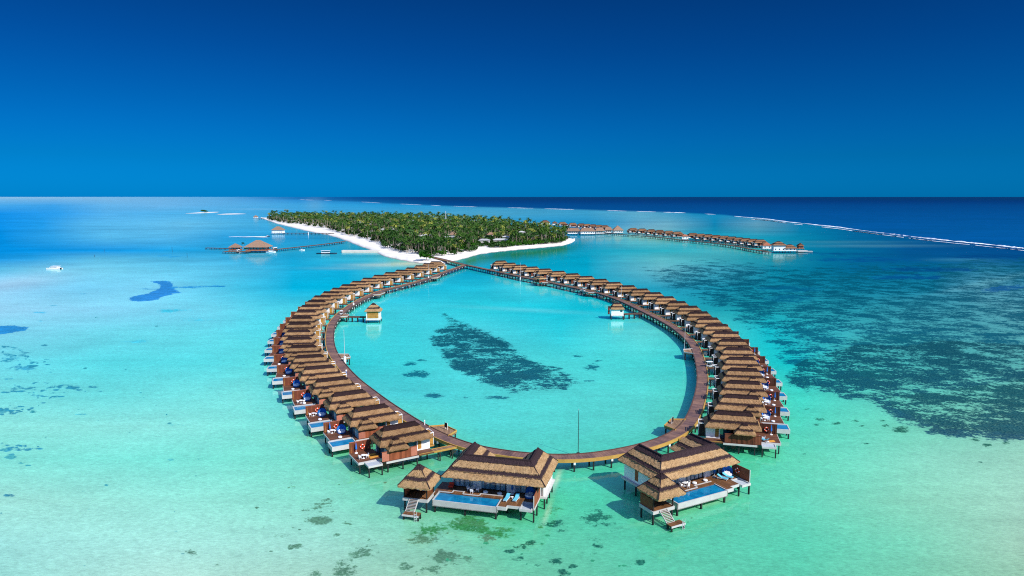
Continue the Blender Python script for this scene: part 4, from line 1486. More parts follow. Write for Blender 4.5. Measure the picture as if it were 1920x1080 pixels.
# dredged hollow and its channel, left lagoon
k = 1 / 3.857
pz = [(1090, 646), (1180, 643), (1230, 648), (1256, 665), (1240, 690), (1322, 727), (1270, 735), (1180, 755), (1150, 775), (1080, 791), (960, 789), (910, 770), (960, 755), (1080, 730), (1140, 705), (1160, 682), (1135, 662)]
patch([(x * k, 360 + y * k) for x, y in pz], 5, 1.0, (30, 132, 208))
patch([(x * k, 360 + y * k) for x, y in [(880, 692), (1160, 698), (1160, 706), (880, 698)]], 2, .7, (20, 150, 215))
patch([(x * k, 360 + y * k) for x, y in [(1240, 684), (1340, 682), (1580, 674), (1640, 684), (1500, 690), (1240, 698)]], 2, .8, (20, 145, 212))
patch([(-40, 611), (20, 610), (55, 614), (48, 620), (10, 626), (-40, 627)], 3, .95, (20, 138, 205))
# near patches
GR, OL, DK = (52, 132, 84), (74, 126, 102), (20, 95, 84)
for u, v, a, c, m_, col in (
        (612, 949, 27, 11, .80, OL), (598, 974, 24, 9, .80, OL), (685, 1032, 30, 13, .88, OL), (644, 1066, 26, 14, .84, OL), (554, 1024, 14, 5, .75, OL), (590, 1075, 18, 7, .7, OL), (655, 980, 12, 5, .7, OL), (575, 958, 12, 4, .65, OL), (625, 1003, 16, 4, .65, OL), (530, 1005, 18, 5, .6, OL), (560, 912, 30, 5, .5, (110, 185, 150)), (640, 905, 40, 8, .5, (100, 185, 140)),
        (800, 992, 32, 15, .86, GR), (790, 1010, 26, 10, .8, OL), (876, 981, 30, 13, .90, GR), (905, 990, 22, 10, .84, GR), (937, 998, 30, 9, .86, GR), (915, 1008, 16, 7, .75, OL), (838, 1012, 30, 14, .72, OL), (832, 1040, 26, 16, .84, OL), (870, 1055, 40, 14, .80, OL), (820, 1068, 28, 12, .78, OL), (885, 1075, 22, 10, .8, OL), (762, 1062, 14, 7, .8, OL), (790, 1072, 16, 6, .7, OL),
        (1118, 972, 27, 13, .92, DK), (1130, 984, 22, 8, .86, DK), (1042, 982, 24, 6, .92, DK), (1056, 996, 12, 4, .85, DK), (1160, 993, 14, 5.5, .9, DK), (1117, 1011, 12, 5, .86, DK), (1118, 1024, 18, 6, .86, DK), (975, 1026, 12, 5, .9, DK), (996, 1018, 10, 4, .85, DK), (955, 1034, 9, 3, .85, DK), (971, 1048, 12, 4, .9, DK), (1008, 1060, 9, 4, .7, DK), (1042, 1052, 11, 6, .9, DK), (1036, 1037, 9, 3, .85, DK), (1056, 1074, 11, 6, .9, DK), (1074, 1062, 9, 4, .7, DK), (1200, 1053, 11, 6, .9, DK), (1090, 1036, 8, 3, .8, DK), (1115, 1038, 10, 3, .75, DK), (996, 1075, 6, 3, .8, DK), (1220, 1007, 4, 2, .7, DK), (1042, 954, 14, 6, .85, GR), (1033, 962, 9, 3, .7, GR), (1015, 988, 8, 3, .75, GR),
        (1539, 785, 12, 3.4, .92, DK), (1532, 796, 8, 3, .88, DK), (1567, 794, 11, 2.6, .9, DK), (1604, 789, 8, 2.6, .9, DK), (1616, 799, 6, 2, .8, DK), (1582, 805, 5, 2, .7, DK), (1660, 798, 8, 2.6, .9, DK), (1689, 805, 14, 5, .92, DK), (1655, 789, 6, 2, .8, DK), (1622, 832, 9, 2.6, .9, DK), (1508, 851, 6, 2.5, .8, DK), (1506, 836, 4, 1.5, .7, DK), (1551, 845, 4, 1.5, .7, DK), (1591, 852, 5, 2, .7, DK), (1500, 866, 4, 1.5, .7, DK), (1830, 825, 10, 3, .9, DK), (1849, 835, 8, 3, .9, DK), (1886, 831, 8, 2, .8, DK), (1770, 830, 5, 2, .8, DK), (1839, 865, 6, 2.4, .8, DK), (1505, 742, 9, 2.4, .8, DK), (1525, 745, 8, 2, .8, DK), (1530, 750, 9, 2, .75, DK), (1480, 740, 9, 2, .7, DK), (1514, 767, 7, 2, .7, DK), (1782, 945, 5, 2, .5, DK), (1880, 883, 5, 2, .5, DK),
        (20, 929, 15, 4.5, .9, (20, 120, 150)), (20, 857, 14, 4, .75, (60, 160, 170)), (10, 843, 12, 3, .7, (60, 160, 170)), (62, 772, 7, 2.5, .8, (40, 150, 165)), (40, 868, 8, 2, .6, (60, 160, 170)), (184, 967, 10, 2, .7, (50, 150, 150)), (238, 1066, 5, 2, .75, DK), (358, 1036, 18, 8, .6, OL), (410, 1060, 10, 3, .4, OL), (108, 721, 20, 3, .6, (70, 170, 190)), (140, 725, 14, 2, .55, (70, 170, 190)), (52, 690, 22, 4, .6, (60, 165, 195)), (20, 672, 22, 3, .6, (60, 165, 195)), (30, 688, 14, 3, .7, (50, 150, 185)), (15, 710, 12, 3, .6, (60, 165, 190)), (8, 772, 10, 3, .6, (70, 170, 185)), (155, 777, 16, 2, .5, (80, 180, 190)), (345, 797, 40, 3, .45, (95, 195, 195)), (320, 862, 10, 1.6, .6, (80, 180, 180)), (65, 742, 18, 2.5, .5, (80, 175, 190)), (75, 586, 16, 2, .75, (70, 180, 215)), (100, 573, 10, 1.2, .6, (90, 190, 220)), (75, 602, 10, 1.4, .65, (80, 185, 215)), (155, 552, 12, 1.6, .6, (60, 175, 220)), (330, 480, 55, 3.5, .5, (40, 160, 225)), (255, 640, 40, 4, .4, (75, 200, 220)), (330, 583, 40, 5, .45, (60, 195, 220)), (360, 600, 50, 5, .4, (60, 195, 220))):
    if u < 480: blob(u, v, a, c, min(1.0, m_ + .2), col)
    else:
        blob(u, v, a * 1.5, c * 1.5, m_ * (.60 if col is GR else .70), col, 0, 2.2)
rr_ = random.Random(5)
for _ in range(300):     # scattered dark heads in the left shallows
    if rr_.random() < .72:
        cu, cv = rr_.choice(((18, 655), (60, 683), (45, 690), (60, 732), (120, 722), (150, 728), (8, 772), (16, 838), (40, 843), (60, 735), (80, 722), (25, 672), (95, 742), (30, 765)))
        u, v = rr_.gauss(cu, 24), rr_.gauss(cv, 5)
        blob(u, v, rr_.choice((3, 5, 8, 12)), rr_.uniform(1.0, 2.2), rr_.uniform(.7, .95), (35, 140, 170))
        continue
    u, v = rr_.uniform(0, 480), rr_.uniform(590, 1075)
    s = rr_.choice((1.0, 1.4, 2, 2.5, 3.2)) * (.6 + (v - 500) / 700)
    blob(u, v, s * 1.6, s * .45, rr_.uniform(.6, .95), (45, 150, 165))
for _ in range(130):
    u, v = rr_.uniform(480, 1300), rr_.uniform(900, 1078)
    s = rr_.uniform(1.5, 5)
    blob(u, v, s * 1.5, s * .7, rr_.uniform(.5, .85), OL if u < 760 else (50, 150, 115))

# pale streaks of sand (negative growth) and painted-in cloud reflections: lift base colour
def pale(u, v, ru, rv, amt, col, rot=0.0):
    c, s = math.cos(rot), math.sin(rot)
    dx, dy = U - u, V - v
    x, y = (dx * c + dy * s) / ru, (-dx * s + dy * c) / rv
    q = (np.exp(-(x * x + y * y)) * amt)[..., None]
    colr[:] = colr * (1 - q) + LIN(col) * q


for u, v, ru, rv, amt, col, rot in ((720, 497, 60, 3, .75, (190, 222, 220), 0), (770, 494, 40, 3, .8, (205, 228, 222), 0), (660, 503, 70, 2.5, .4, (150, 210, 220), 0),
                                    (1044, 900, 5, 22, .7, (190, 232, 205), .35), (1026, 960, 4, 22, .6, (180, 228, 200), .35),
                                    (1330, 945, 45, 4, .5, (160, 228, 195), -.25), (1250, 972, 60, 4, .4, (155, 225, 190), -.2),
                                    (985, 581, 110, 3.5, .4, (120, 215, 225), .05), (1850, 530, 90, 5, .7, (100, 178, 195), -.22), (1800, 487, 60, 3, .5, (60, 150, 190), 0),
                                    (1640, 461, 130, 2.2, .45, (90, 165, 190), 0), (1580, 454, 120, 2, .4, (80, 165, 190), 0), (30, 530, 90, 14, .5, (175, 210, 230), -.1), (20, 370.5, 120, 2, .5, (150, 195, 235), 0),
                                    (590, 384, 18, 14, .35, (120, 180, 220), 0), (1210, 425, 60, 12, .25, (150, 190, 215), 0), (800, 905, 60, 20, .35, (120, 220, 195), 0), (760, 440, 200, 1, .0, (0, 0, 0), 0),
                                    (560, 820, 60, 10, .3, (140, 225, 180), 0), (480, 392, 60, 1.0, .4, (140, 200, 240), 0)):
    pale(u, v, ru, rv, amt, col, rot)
# green shallows in front of the island's beach
q = np.clip(1 - np.abs(V - np.interp(U, [840, 877, 929, 1012, 1075, 1110], [497, 490, 481, 473, 464, 450])) / 13, 0, 1) * np.clip((U - 850) / 30, 0, 1) * np.clip((1110 - U) / 60, 0, 1)
colr = colr * (1 - .75 * q[..., None]) + LIN((28, 128, 118)) * .75 * q[..., None]


# albedo of the floor from the colour it shows through the surface
ci = np.clip(CAM_H / np.sqrt(X ** 2 + Yg ** 2 + CAM_H ** 2), 1e-4, 1)
gg = np.sqrt(1.33 ** 2 - 1 + ci ** 2)
Fr = .5 * ((gg - ci) / (gg + ci)) ** 2 * (1 + ((ci * (gg + ci) - 1) / (ci * (gg - ci) + 1)) ** 2)
Fr = np.minimum(.95 * Fr, .36)[..., None]
SKYS = np.stack([np.interp(ci, [0, .05, .13, .2, .26, .45, .8], [lin(c)[k] for c in ((0, 120, 188), (0, 114, 182), (0, 92, 167), (0, 72, 145), (0, 60, 126), (70, 120, 170), (90, 150, 210))]) for k in range(3)], -1)
E_IN = np.array([.93, 1.075, 1.215])
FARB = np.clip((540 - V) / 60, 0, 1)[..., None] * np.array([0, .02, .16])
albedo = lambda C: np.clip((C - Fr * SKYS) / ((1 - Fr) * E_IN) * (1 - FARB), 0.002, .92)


def grid_mesh(name, X, Y, Z, attrs, mat):
    nr_, nc = X.shape
    me = bpy.data.meshes.new(name)
    co = np.stack([X, Y, Z], -1).reshape(-1, 3).astype(np.float32)
    idx = np.arange(nr_ * nc).reshape(nr_, nc)
    q = np.stack([idx[:-1, :-1], idx[:-1, 1:], idx[1:, 1:], idx[1:, :-1]], -1).reshape(-1, 4)[:, ::-1]
    me.vertices.add(len(co)); me.vertices.foreach_set("co", co.ravel())
    me.loops.add(q.size); me.loops.foreach_set("vertex_index", q.ravel().astype(np.int32))
    me.polygons.add(len(q)); me.polygons.foreach_set("loop_start", (np.arange(len(q)) * 4).astype(np.int32))
    try:
        me.polygons.foreach_set("loop_total", np.full(len(q), 4, np.int32))
    except Exception:
        pass
    for an, typ, dat in attrs:
        a = me.attributes.new(an, typ, "POINT")
        if typ == "FLOAT":
            a.data.foreach_set("value", dat.reshape(-1).astype(np.float32))
        else:
            a.data.foreach_set("color", np.concatenate([dat.reshape(-1, 3), np.ones((dat.size // 3, 1))], 1).astype(np.float32).ravel())
    me.materials.append(mat)
    me.update(calc_edges=True); me.validate()
    return me


KA = 0.98    # display value that a white floor would reach


def seabed_material():
    t = NT("lagoon floor")
    g = t.n("ShaderNodeNewGeometry")
    pos = g.outputs["Position"]
    base = t.n("ShaderNodeAttribute", attribute_name="base")
    pc = t.n("ShaderNodeAttribute", attribute_name="growth")
    mk = t.n("ShaderNodeAttribute", attribute_name="mask")
    dp = t.n("ShaderNodeVectorMath", operation="LENGTH"); t.l(pos, dp.inputs[0])
    dist = dp.outputs["Value"]
    far = t.smooth(dist, 300, 2500)
    gro = t.n("ShaderNodeMapping"); gro.inputs["Scale"].default_value = (0.6, 1.0, 1); t.l(pos, gro.inputs["Vector"])
    n_f = t.noise(pos, 0.9, 5, 0.7)
    n_ff = t.noise(pos, 2.2, 3, 0.6)
    n_m = t.noise(gro.outputs["Vector"], 0.20, 7, 0.68)
    n_l = t.noise(pos, 0.022, 4, 0.6)
    # ragged edges of growth
    n_b = t.noise(pos, 0.06, 3, 0.6)
    jag = t.math("ADD", t.math("MULTIPLY_ADD", t.math("SUBTRACT", n_b, 0.5), 1.6, t.math("MULTIPLY", t.math("SUBTRACT", n_m, 0.5), 1.7)), t.math("MULTIPLY", t.math("SUBTRACT", n_f, 0.5), 1.9))
    mm = t.math("ADD", mk.outputs["Fac"], t.math("MULTIPLY", jag, t.smooth(mk.outputs["Fac"], 0.03, 0.40)))
    mm = t.math("ADD", mm, t.math("MULTIPLY", t.smooth(mk.outputs["Fac"], 0.93, 1.0), 1.0))
    f = t.smooth(mm, 0.40, 0.70)
    f = t.math("MULTIPLY", f, t.smooth(t.math("ADD", n_ff, t.math("MULTIPLY", mm, .35)), 0.42, 0.70, 0.35, 1.0))
    f = t.math("MULTIPLY", f, t.math("MULTIPLY_ADD", t.smooth(n_ff, 0.3, 0.7), 0.25, 0.78))
    tone = t.math("MULTIPLY_ADD", t.math("ADD", t.math("MULTIPLY", n_m, .5), t.math("MULTIPLY", n_f, .5)), 3.0, -0.45)
    pv = t.n("ShaderNodeVectorMath", operation="SCALE"); t.l(pc.outputs["Color"], pv.inputs[0]); t.l(tone, pv.inputs[3])
    c = t.mix(f, base.outputs["Color"], pv.outputs[0])
    # sand bars, wind streaks, and wave and caustic light painted into the floor colour
    str_ = t.n("ShaderNodeMapping"); str_.inputs["Scale"].default_value = (0.05, 0.22, 1); str_.inputs["Rotation"].default_value = (0, 0, 0.25)
    t.l(pos, str_.inputs["Vector"])
    n_s = t.noise(str_.outputs["Vector"], 1.0, 5, 0.6)
    rip = t.n("ShaderNodeTexVoronoi", feature="SMOOTH_F1"); rip.inputs["Scale"].default_value = 0.75
    mp = t.n("ShaderNodeMapping"); mp.inputs["Scale"].default_value = (0.8, 1.25, 1)
    t.l(pos, mp.inputs["Vector"])
    dv_ = t.n("ShaderNodeVectorMath", operation="ADD")
    nn = t.n("ShaderNodeTexNoise"); nn.inputs["Scale"].default_value = 0.6; nn.inputs["Detail"].default_value = 3; t.l(pos, nn.inputs["Vector"])
    t.l(mp.outputs["Vector"], dv_.inputs[0]); t.l(nn.outputs["Color"], dv_.inputs[1])
    t.l(dv_.outputs[0], rip.inputs["Vector"])
    k = t.math("MULTIPLY_ADD", t.math("SUBTRACT", n_s, 0.5), 0.30, 1.0)
    k = t.math("MULTIPLY", k, t.math("MULTIPLY_ADD", t.math("SUBTRACT", n_l, 0.5), 0.45, 1.0))
    k = t.math("MULTIPLY", k, t.math("MULTIPLY_ADD", t.math("SUBTRACT", n_f, 0.5), 0.30, 1.0))
    rp = t.n("ShaderNodeMapping"); rp.inputs["Scale"].default_value = (0.55, 1.3, 1); rp.inputs["Rotation"].default_value = (0, 0, .5); t.l(pos, rp.inputs["Vector"])
    n_r = t.noise(rp.outputs["Vector"], 1.9, 5, 0.78)
    k = t.math("MULTIPLY", k, t.math("MULTIPLY_ADD", t.math("SUBTRACT", n_r, 0.5), t.smooth(dist, 150, 1000, 1.05, 0.12), 1.0))
    k = t.math("MULTIPLY", k, t.math("MULTIPLY_ADD", t.math("SUBTRACT", rip.outputs["Distance"], 0.5), 0.16, 1.0))
    fs_ = t.n("ShaderNodeMapping"); fs_.inputs["Scale"].default_value = (0.0035, 0.011, 1); t.l(pos, fs_.inputs["Vector"])
    n_far = t.noise(fs_.outputs["Vector"], 1.0, 7, 0.68)
    k = t.math("MULTIPLY", k, t.math("MULTIPLY_ADD", t.math("SUBTRACT", n_far, 0.5), t.smooth(dist, 250, 700, 0.0, 0.75), 1.0))
    vm = t.n("ShaderNodeVectorMath", operation="SCALE"); t.l(c, vm.inputs[0]); t.l(t.math("MULTIPLY", k, 1.0), vm.inputs[3])
    d = t.n("ShaderNodeBsdfDiffuse"); t.l(vm.outputs[0], d.inputs[0])
    t.l(d.outputs[0], t.out.inputs[0])
    return t.m


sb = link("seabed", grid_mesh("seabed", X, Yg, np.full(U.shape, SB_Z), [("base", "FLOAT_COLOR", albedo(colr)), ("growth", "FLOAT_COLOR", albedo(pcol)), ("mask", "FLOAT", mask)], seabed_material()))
tag(sb, kind="structure")


def water_material():
    t = NT("sea water")
    g = t.n("ShaderNodeNewGeometry")
    pos = g.outputs["Position"]
    dl = t.n("ShaderNodeVectorMath", operation="LENGTH"); t.l(pos, dl.inputs[0])
    n1 = t.noise(pos, 0.9, 4, 0.6)
    mp = t.n("ShaderNodeMapping"); mp.inputs["Scale"].default_value = (0.10, 0.28, 1); mp.inputs["Rotation"].default_value = (0, 0, -.3)
    t.l(pos, mp.inputs["Vector"])
    n2 = t.noise(mp.outputs["Vector"], 1.0, 4, 0.6)
    h = t.math("ADD", t.math("MULTIPLY", n1, 0.10), t.math("MULTIPLY", n2, 0.25))
    bp = t.n("ShaderNodeBump"); bp.inputs["Distance"].default_value = 1.0
    bp.inputs["Strength"].default_value = 0.17
    t.l(h, bp.inputs["Height"])
    fr = t.n("ShaderNodeFresnel"); fr.inputs["IOR"].default_value = 1.33
    t.l(bp.outputs[0], fr.inputs["Normal"])
    f = t.math("MINIMUM", t.math("MULTIPLY", fr.outputs[0], 0.95), 0.36)
    gl = t.n("ShaderNodeBsdfGlossy"); gl.inputs["Roughness"].default_value = 0.06
    t.l(bp.outputs[0], gl.inputs["Normal"])
    tr = t.n("ShaderNodeBsdfTransparent")
    mx = t.n("ShaderNodeMixShader"); t.l(f, mx.inputs[0]); t.l(tr.outputs[0], mx.inputs[1]); t.l(gl.outputs[0], mx.inputs[2])
    t.l(mx.outputs[0], t.out.inputs[0])
    return t.m


ext = [0, 150, 400, 1000, 2500, 6000, 15000, 40000, 100000, 260000]
xs = np.array([-e for e in ext[::-1]] + ext[1:], float)
ys = np.array([-400, -100] + ext, float)
WX, WY = np.meshgrid(xs, ys)
wt = link("water", grid_mesh("water", WX, WY[::-1], np.zeros(WX.shape), [], water_material()))
tag(wt, kind="structure")

# ------------------------------------------------------------------ surf on the reef
def foam_material():
    t = NT("foam")
    g = t.n("ShaderNodeNewGeometry")
    n = t.noise(g.outputs["Position"], 0.12, 4, .6)
    c = t.mix(t.smooth(n, .35, .65), (0.62, 0.72, 0.80), (0.92, 0.94, 0.95))
    t.principled(c, .8, .1)
    return t.m


FOAM = foam_material()
b = MB()
ru = [p[0] for p in REEF]; rv = [p[1] for p in REEF]
u = 560.0
while u < 1935:
    far_ = u < 1000
    ln = rnd.uniform(14, 60) if u < 1380 else rnd.uniform(50, 130)
    gap = rnd.uniform(10, 60) if u < 1230 else (rnd.uniform(20, 50) if u < 1350 else rnd.uniform(-22, 2))
    n = max(4, int(ln / 5))
    wpx = (0.14 + .18 * rnd.random()) if u < 1000 else (.2 + .25 * rnd.random()) if u < 1360 else rnd.choice((.35, .5, .6, .9)) * (1 + (u - 1360) / 700)
    top, bot, mid = [], [], []
    for i in range(n + 1):
        uu = u + ln * i / n
        vv = np.interp(uu, ru, rv) + rnd.uniform(-.12, .12) * (1 + max(0, uu - 1300) / 300)
        e_ = math.sin(PI * i / n) ** .5 if 0 < i < n else 0.03
        w_ = wpx * e_ * rnd.uniform(.55, 1.25)
        top.append(at(uu, vv - w_ / 2)); bot.append(at(uu, vv + w_ / 2)); mid.append(((top[-1][0] + bot[-1][0]) / 2, (top[-1][1] + bot[-1][1]) / 2, (.4 + .8 * rnd.random()) * e_))
    vs = [(x, y, .03) for x, y in bot] + mid + [(x, y, .03) for x, y in top]
    fs = [(r * (n + 1) + i, r * (n + 1) + i + 1, (r + 1) * (n + 1) + i + 1, (r + 1) * (n + 1) + i) for r in range(2) for i in range(n)]
    b.add(vs, fs)
    u += ln + gap
# thin secondary lines behind the breakers
for _ in range(26):
    u = rnd.uniform(1400, 1900); ln = rnd.uniform(15, 60); n = 6
    base = [(u + ln * i / n, np.interp(u + ln * i / n, ru, rv) + 2.5 + 3 * (u - 1380) / 520 * .6 + rnd.uniform(-.2, .2)) for i in range(n + 1)]
    vs = [(*at(p[0], p[1] - .25), .06) for p in base] + [(*at(p[0], p[1] + .25), .06) for p in base]
    b.add(vs, [(i, i + 1, n + 2 + i, n + 1 + i) for i in range(n)])
surf = b.build("surf", FOAM)
tag(surf, "white line of breakers along the reef edge", "surf", kind="stuff")
# dead coral rubble just inside the breakers
b = MB()
pts = [(1380, 1.2), (1480, 2.2), (1600, 3.0), (1720, 4.0), (1800, 7.0), (1880, 8.5), (1935, 9)]
# ------------------------------------------------------------------ island
SHORE = [(489, 408.8), (491, 409.6), (518, 419), (541, 424.6), (568, 431), (587, 435), (610, 439), (629, 444), (652, 452), (672, 460), (700, 470), (721, 480), (748, 486), (769, 490), (787, 492.5), (817, 494.5), (835, 493.8), (846, 490), (858, 487), (877, 482), (898, 476), (929, 471.7), (971, 467.5), (1012, 464), (1054, 460), (1067, 456.5), (1074, 453.5), (1078, 450.5)]
BACK = [(489, 1835), (510, 1860), (600, 1830), (700, 1790), (800, 1710), (900, 1460), (1000, 1160), (1055, 965), (1078, 885)]
VEG = [(504, 412.4), (547, 420), (585, 424.6), (620, 431), (652, 441), (693, 449.6), (714, 458), (741, 470), (762, 476), (790, 479), (812, 481), (825, 482), (846, 478), (890, 470), (898, 464), (929, 465.4), (971, 462), (1012, 459), (1054, 455), (1063, 450)]
us = np.linspace(489, 1078, 240)
shv = np.interp(us, [p[0] for p in SHORE], [p[1] for p in SHORE])
yb = np.interp(us, [p[0] for p in BACK], [p[1] for p in BACK])
prof = [(-5, -.9), (0, .06), (4, .55), (12, 1.15), (30, 1.4)]
IX, IY, IZ = [], [], []
for uu, vv, bk in zip(us, shv, yb):
    x0, y0 = at(uu, vv)
    dirx, diry = x0 / y0, 1.0
    wob = 1.5 * math.sin(uu * .35) + 1.0 * math.sin(uu * .9 + 1)
    bk = max(bk, y0 + 18)
    row = []
    for d, z in prof: row.append((min(y0 + wob + d, bk - 5), z))
    row.append(((y0 + bk) / 2 if bk - y0 > 70 else max(y0 + 31, bk - 8), 1.5))
    row.append((bk - 4, .7)); row.append((bk + 8, -.9))
    ysr = [r[0] for r in row]
    for q in range(1, len(ysr)): ysr[q] = max(ysr[q], ysr[q - 1] + .3)
    IX.append([dirx * yy for yy in ysr]); IY.append(ysr); IZ.append([r[1] for r in row])
IX, IY, IZ = np.array(IX).T, np.array(IY).T, np.array(IZ).T


def sand_material():
    t = NT("coral sand")
    g = t.n("ShaderNodeNewGeometry")
    n = t.noise(g.outputs["Position"], .08, 5, .6)
    n2 = t.noise(g.outputs["Position"], .6, 4, .6)
    sx = t.n("ShaderNodeSeparateXYZ"); t.l(g.outputs["Position"], sx.inputs[0])
    wet = t.smooth(sx.outputs[2], .55, -.05)
    c = t.mix(t.smooth(n, .3, .7), (0.72, 0.66, 0.57), (0.86, 0.82, 0.74))
    c = t.mix(t.math("MULTIPLY", t.smooth(n2, .5, .75), .25), c, (.45, .38, .30))
    c = t.mix(t.math("MULTIPLY", wet, .5), c, (0.42, 0.42, 0.36))
    t.principled(c, .9, .1)
    return t.m


SAND = sand_material()
isl = link("beach", grid_mesh("beach", IX, IY, IZ, [], SAND))
tag(isl, kind="structure")


# trees
def palm_arrays(seed, h=11.0, fr=13, cr=4.0):
    rr = random.Random(seed)
    V_, F_, Mi = [], [], []

    def add(vs, fs, mi):
        k = len(V_)
        V_.extend(vs); F_.extend([tuple(i + k for i in f) for f in fs]); Mi.extend([mi] * len(fs))
    lean = (rr.uniform(-1.2, 1.2), rr.uniform(-1.2, 1.2))
    n = 5
    vs = []
    lv = 4
    for j in range(lv + 1):
        t = j / lv
        r = .24 * (1 - .5 * t) + (.10 if j == 0 else 0)
        for i in range(n):
            vs.append((lean[0] * t * t + r * math.cos(2 * PI * i / n), lean[1] * t * t + r * math.sin(2 * PI * i / n), h * t))
    add(vs, [(j * n + i, j * n + (i + 1) % n, (j + 1) * n + (i + 1) % n, (j + 1) * n + i) for j in range(lv) for i in range(n)], 0)
    nt = len(F_)
    for q in range(fr):
        a = 2 * PI * q / fr + rr.uniform(-.25, .25)
        el = rr.choice((.95, .55, .25, -.05)) + rr.uniform(-.15, .15)
        L = cr * rr.uniform(.8, 1.15)
        ca, sa = math.cos(a), math.sin(a)
        vs = []
        x = z = 0.0
        e = el
        for s in range(5):
            t = s / 4
            w = (.16, .62, .70, .5, .06)[s]
            px, py, pz = lean[0] + ca * x, lean[1] + sa * x, h + z
            vs.append((px - sa * w, py + ca * w, pz - w * .35)); vs.append((px, py, pz)); vs.append((px + sa * w, py - ca * w, pz - w * .35))
            x += L / 4 * math.cos(e); z += L / 4 * math.sin(e); e -= .42
        add(vs, [(s * 3 + k, s * 3 + k + 1, s * 3 + k + 4, s * 3 + k + 3) for s in range(4) for k in range(2)], 1)
    return np.array(V_), F_, Mi, nt


def broad_arrays(seed, rx=4.0, h=6.0, n=170, leaf=.75):
    rr = random.Random(seed)
    V_, F_, Mi = [], [], []
    k5 = 5
    vs = [(.22 * (1 - .5 * j / 2) * math.cos(2 * PI * i / k5), .22 * (1 - .5 * j / 2) * math.sin(2 * PI * i / k5), h * .5 * j / 2) for j in range(3) for i in range(k5)]
    V_.extend(vs); F_.extend([(j * k5 + i, j * k5 + (i + 1) % k5, (j + 1) * k5 + (i + 1) % k5, (j + 1) * k5 + i) for j in range(2) for i in range(k5)]); Mi.extend([0] * 10)
    nt = len(F_)
    lobes = [(rr.uniform(-.6, .6) * rx, rr.uniform(-.6, .6) * rx, h * rr.uniform(.35, .75), rr.uniform(.38, .62) * rx) for _ in range(6)]
    for _ in range(n):
        lx, ly, lz, lr = rr.choice(lobes)
        a, c = rr.uniform(0, 2 * PI), rr.uniform(-.5, 1)
        s = math.sqrt(max(0, 1 - c * c))
        r = lr * rr.uniform(.75, 1.08)
        p = Vector((lx + r * s * math.cos(a), ly + r * s * math.sin(a), max(.15, lz + r * c * .75)))
        d = Vector((rr.gauss(0, 1), rr.gauss(0, 1), rr.gauss(0, .6))).normalized()
        u_ = d.cross(Vector((rr.gauss(0, 1), rr.gauss(0, 1), rr.gauss(0, 1)))).normalized()
        w = leaf * rr.uniform(.6, 1.3)
        d = d * w; u_ = u_ * w * .8
        k = len(V_)
        V_.extend([tuple(p - d), tuple(p + u_), tuple(p + d), tuple(p - u_)]); F_.append((k, k + 1, k + 2, k + 3)); Mi.append(1)
    return np.array(V_), F_, Mi, nt


def arr_mesh(name, V_, F_, Mi, mats):
    me = bpy.data.meshes.new(name)
    me.from_pydata([tuple(v) for v in V_], [], F_)
    for m_ in mats: me.materials.append(m_)
    if Mi is not None: me.polygons.foreach_set("material_index", Mi)
    me.update()
    return me


PALMS = [palm_arrays(100 + i, h, 13, c) for i, (h, c) in enumerate(((11, 4.2), (12.5, 4.4), (9.5, 4.0), (13.5, 4.3), (10.5, 4.4), (8.5, 4.2)))]
LEAFS = ["leaf1", "leaf2", "leaf1", "leaf2", "leaf5", "leaf3"]
PW = [arr_mesh("palm_tree", V_, F_, Mi, [M["trunk"], M[LEAFS[i]]]) for i, (V_, F_, Mi, nt) in enumerate(PALMS)]
PT = []
for i, (V_, F_, Mi, nt) in enumerate(PALMS):
    nv = 25
    PT.append((arr_mesh("trunk", V_[:nv], F_[:nt], None, [M["trunk"]]), arr_mesh("crown", V_[nv:], [tuple(k - nv for k in f) for f in F_[nt:]], None, [M[LEAFS[i]]])))
BROADS = [broad_arrays(200 + i, r, h) for i, (r, h) in enumerate(((4.2, 6.5), (5.0, 7.5), (3.6, 5.0)))]
BT = []
for i, (V_, F_, Mi, nt) in enumerate(BROADS):
    BT.append((arr_mesh("trunk", V_[:15], F_[:nt], None, [M["trunk"]]), arr_mesh("crown", V_[15:], [tuple(k - 15 for k in f) for f in F_[nt:]], None, [M["leaf4"]])))
SHRUBS = [broad_arrays(300 + i, 3.2, 3.6, 130, .6) for i in range(3)]
SHM = [arr_mesh("shrub", V_, F_, Mi, [M["trunk"], M["leaf4"]]) for (V_, F_, Mi, nt) in SHRUBS]

# houses standing among the trees
HOUSES = [(679, 424, 16, 9, "long white roofed house in the middle of the island's grove", "greyroof", 3), (690, 425.5, 9, 8, "small white roofed house right of the long one in the island's grove", "greyroof", 2.4),
          (715, 437, 12, 6, "white terrace house in the grove behind the left beach", "greyroof", 1.6), (731, 437.5, 9, 6, "short white terrace house in the grove behind the left beach", "greyroof", 1.6), (750, 438.5, 7, 6, "small white hut at the right end of the terrace row", "greyroof", 1.6),
          (800, 450, 15, 9, "grey roofed hall left of the island's pointed thatched roof", "greyroof", 2.5), (853, 447, 12, 10, "pavilion with a pale pointed thatched roof in the grove's middle", "thatch_plain", 5), (845, 452.5, 16, 7, "flat white roofed hall before the pointed thatched roof", "greyroof", 1.2),
          (842, 433, 12, 9, "thatched roof deep in the grove behind the pointed pavilion", "thatch_plain", 4), (978, 442, 9, 8, "white tower like house in the right part of the grove", "greyroof", 1.5),
          (908, 459, 12, 6, "grey roofed beach hall beside the right beach", "greyroof", 1.6), (938, 458, 16, 6, "long pale roof behind the shrubs of the right beach", "greyroof", 1.4), (948, 452, 8, 6, "small pale roof behind the right beach shrubs", "greyroof", 1.2), (920, 447, 9, 6, "thatched cottage in the right half of the grove", "thatch_plain", 3)]
HP = []
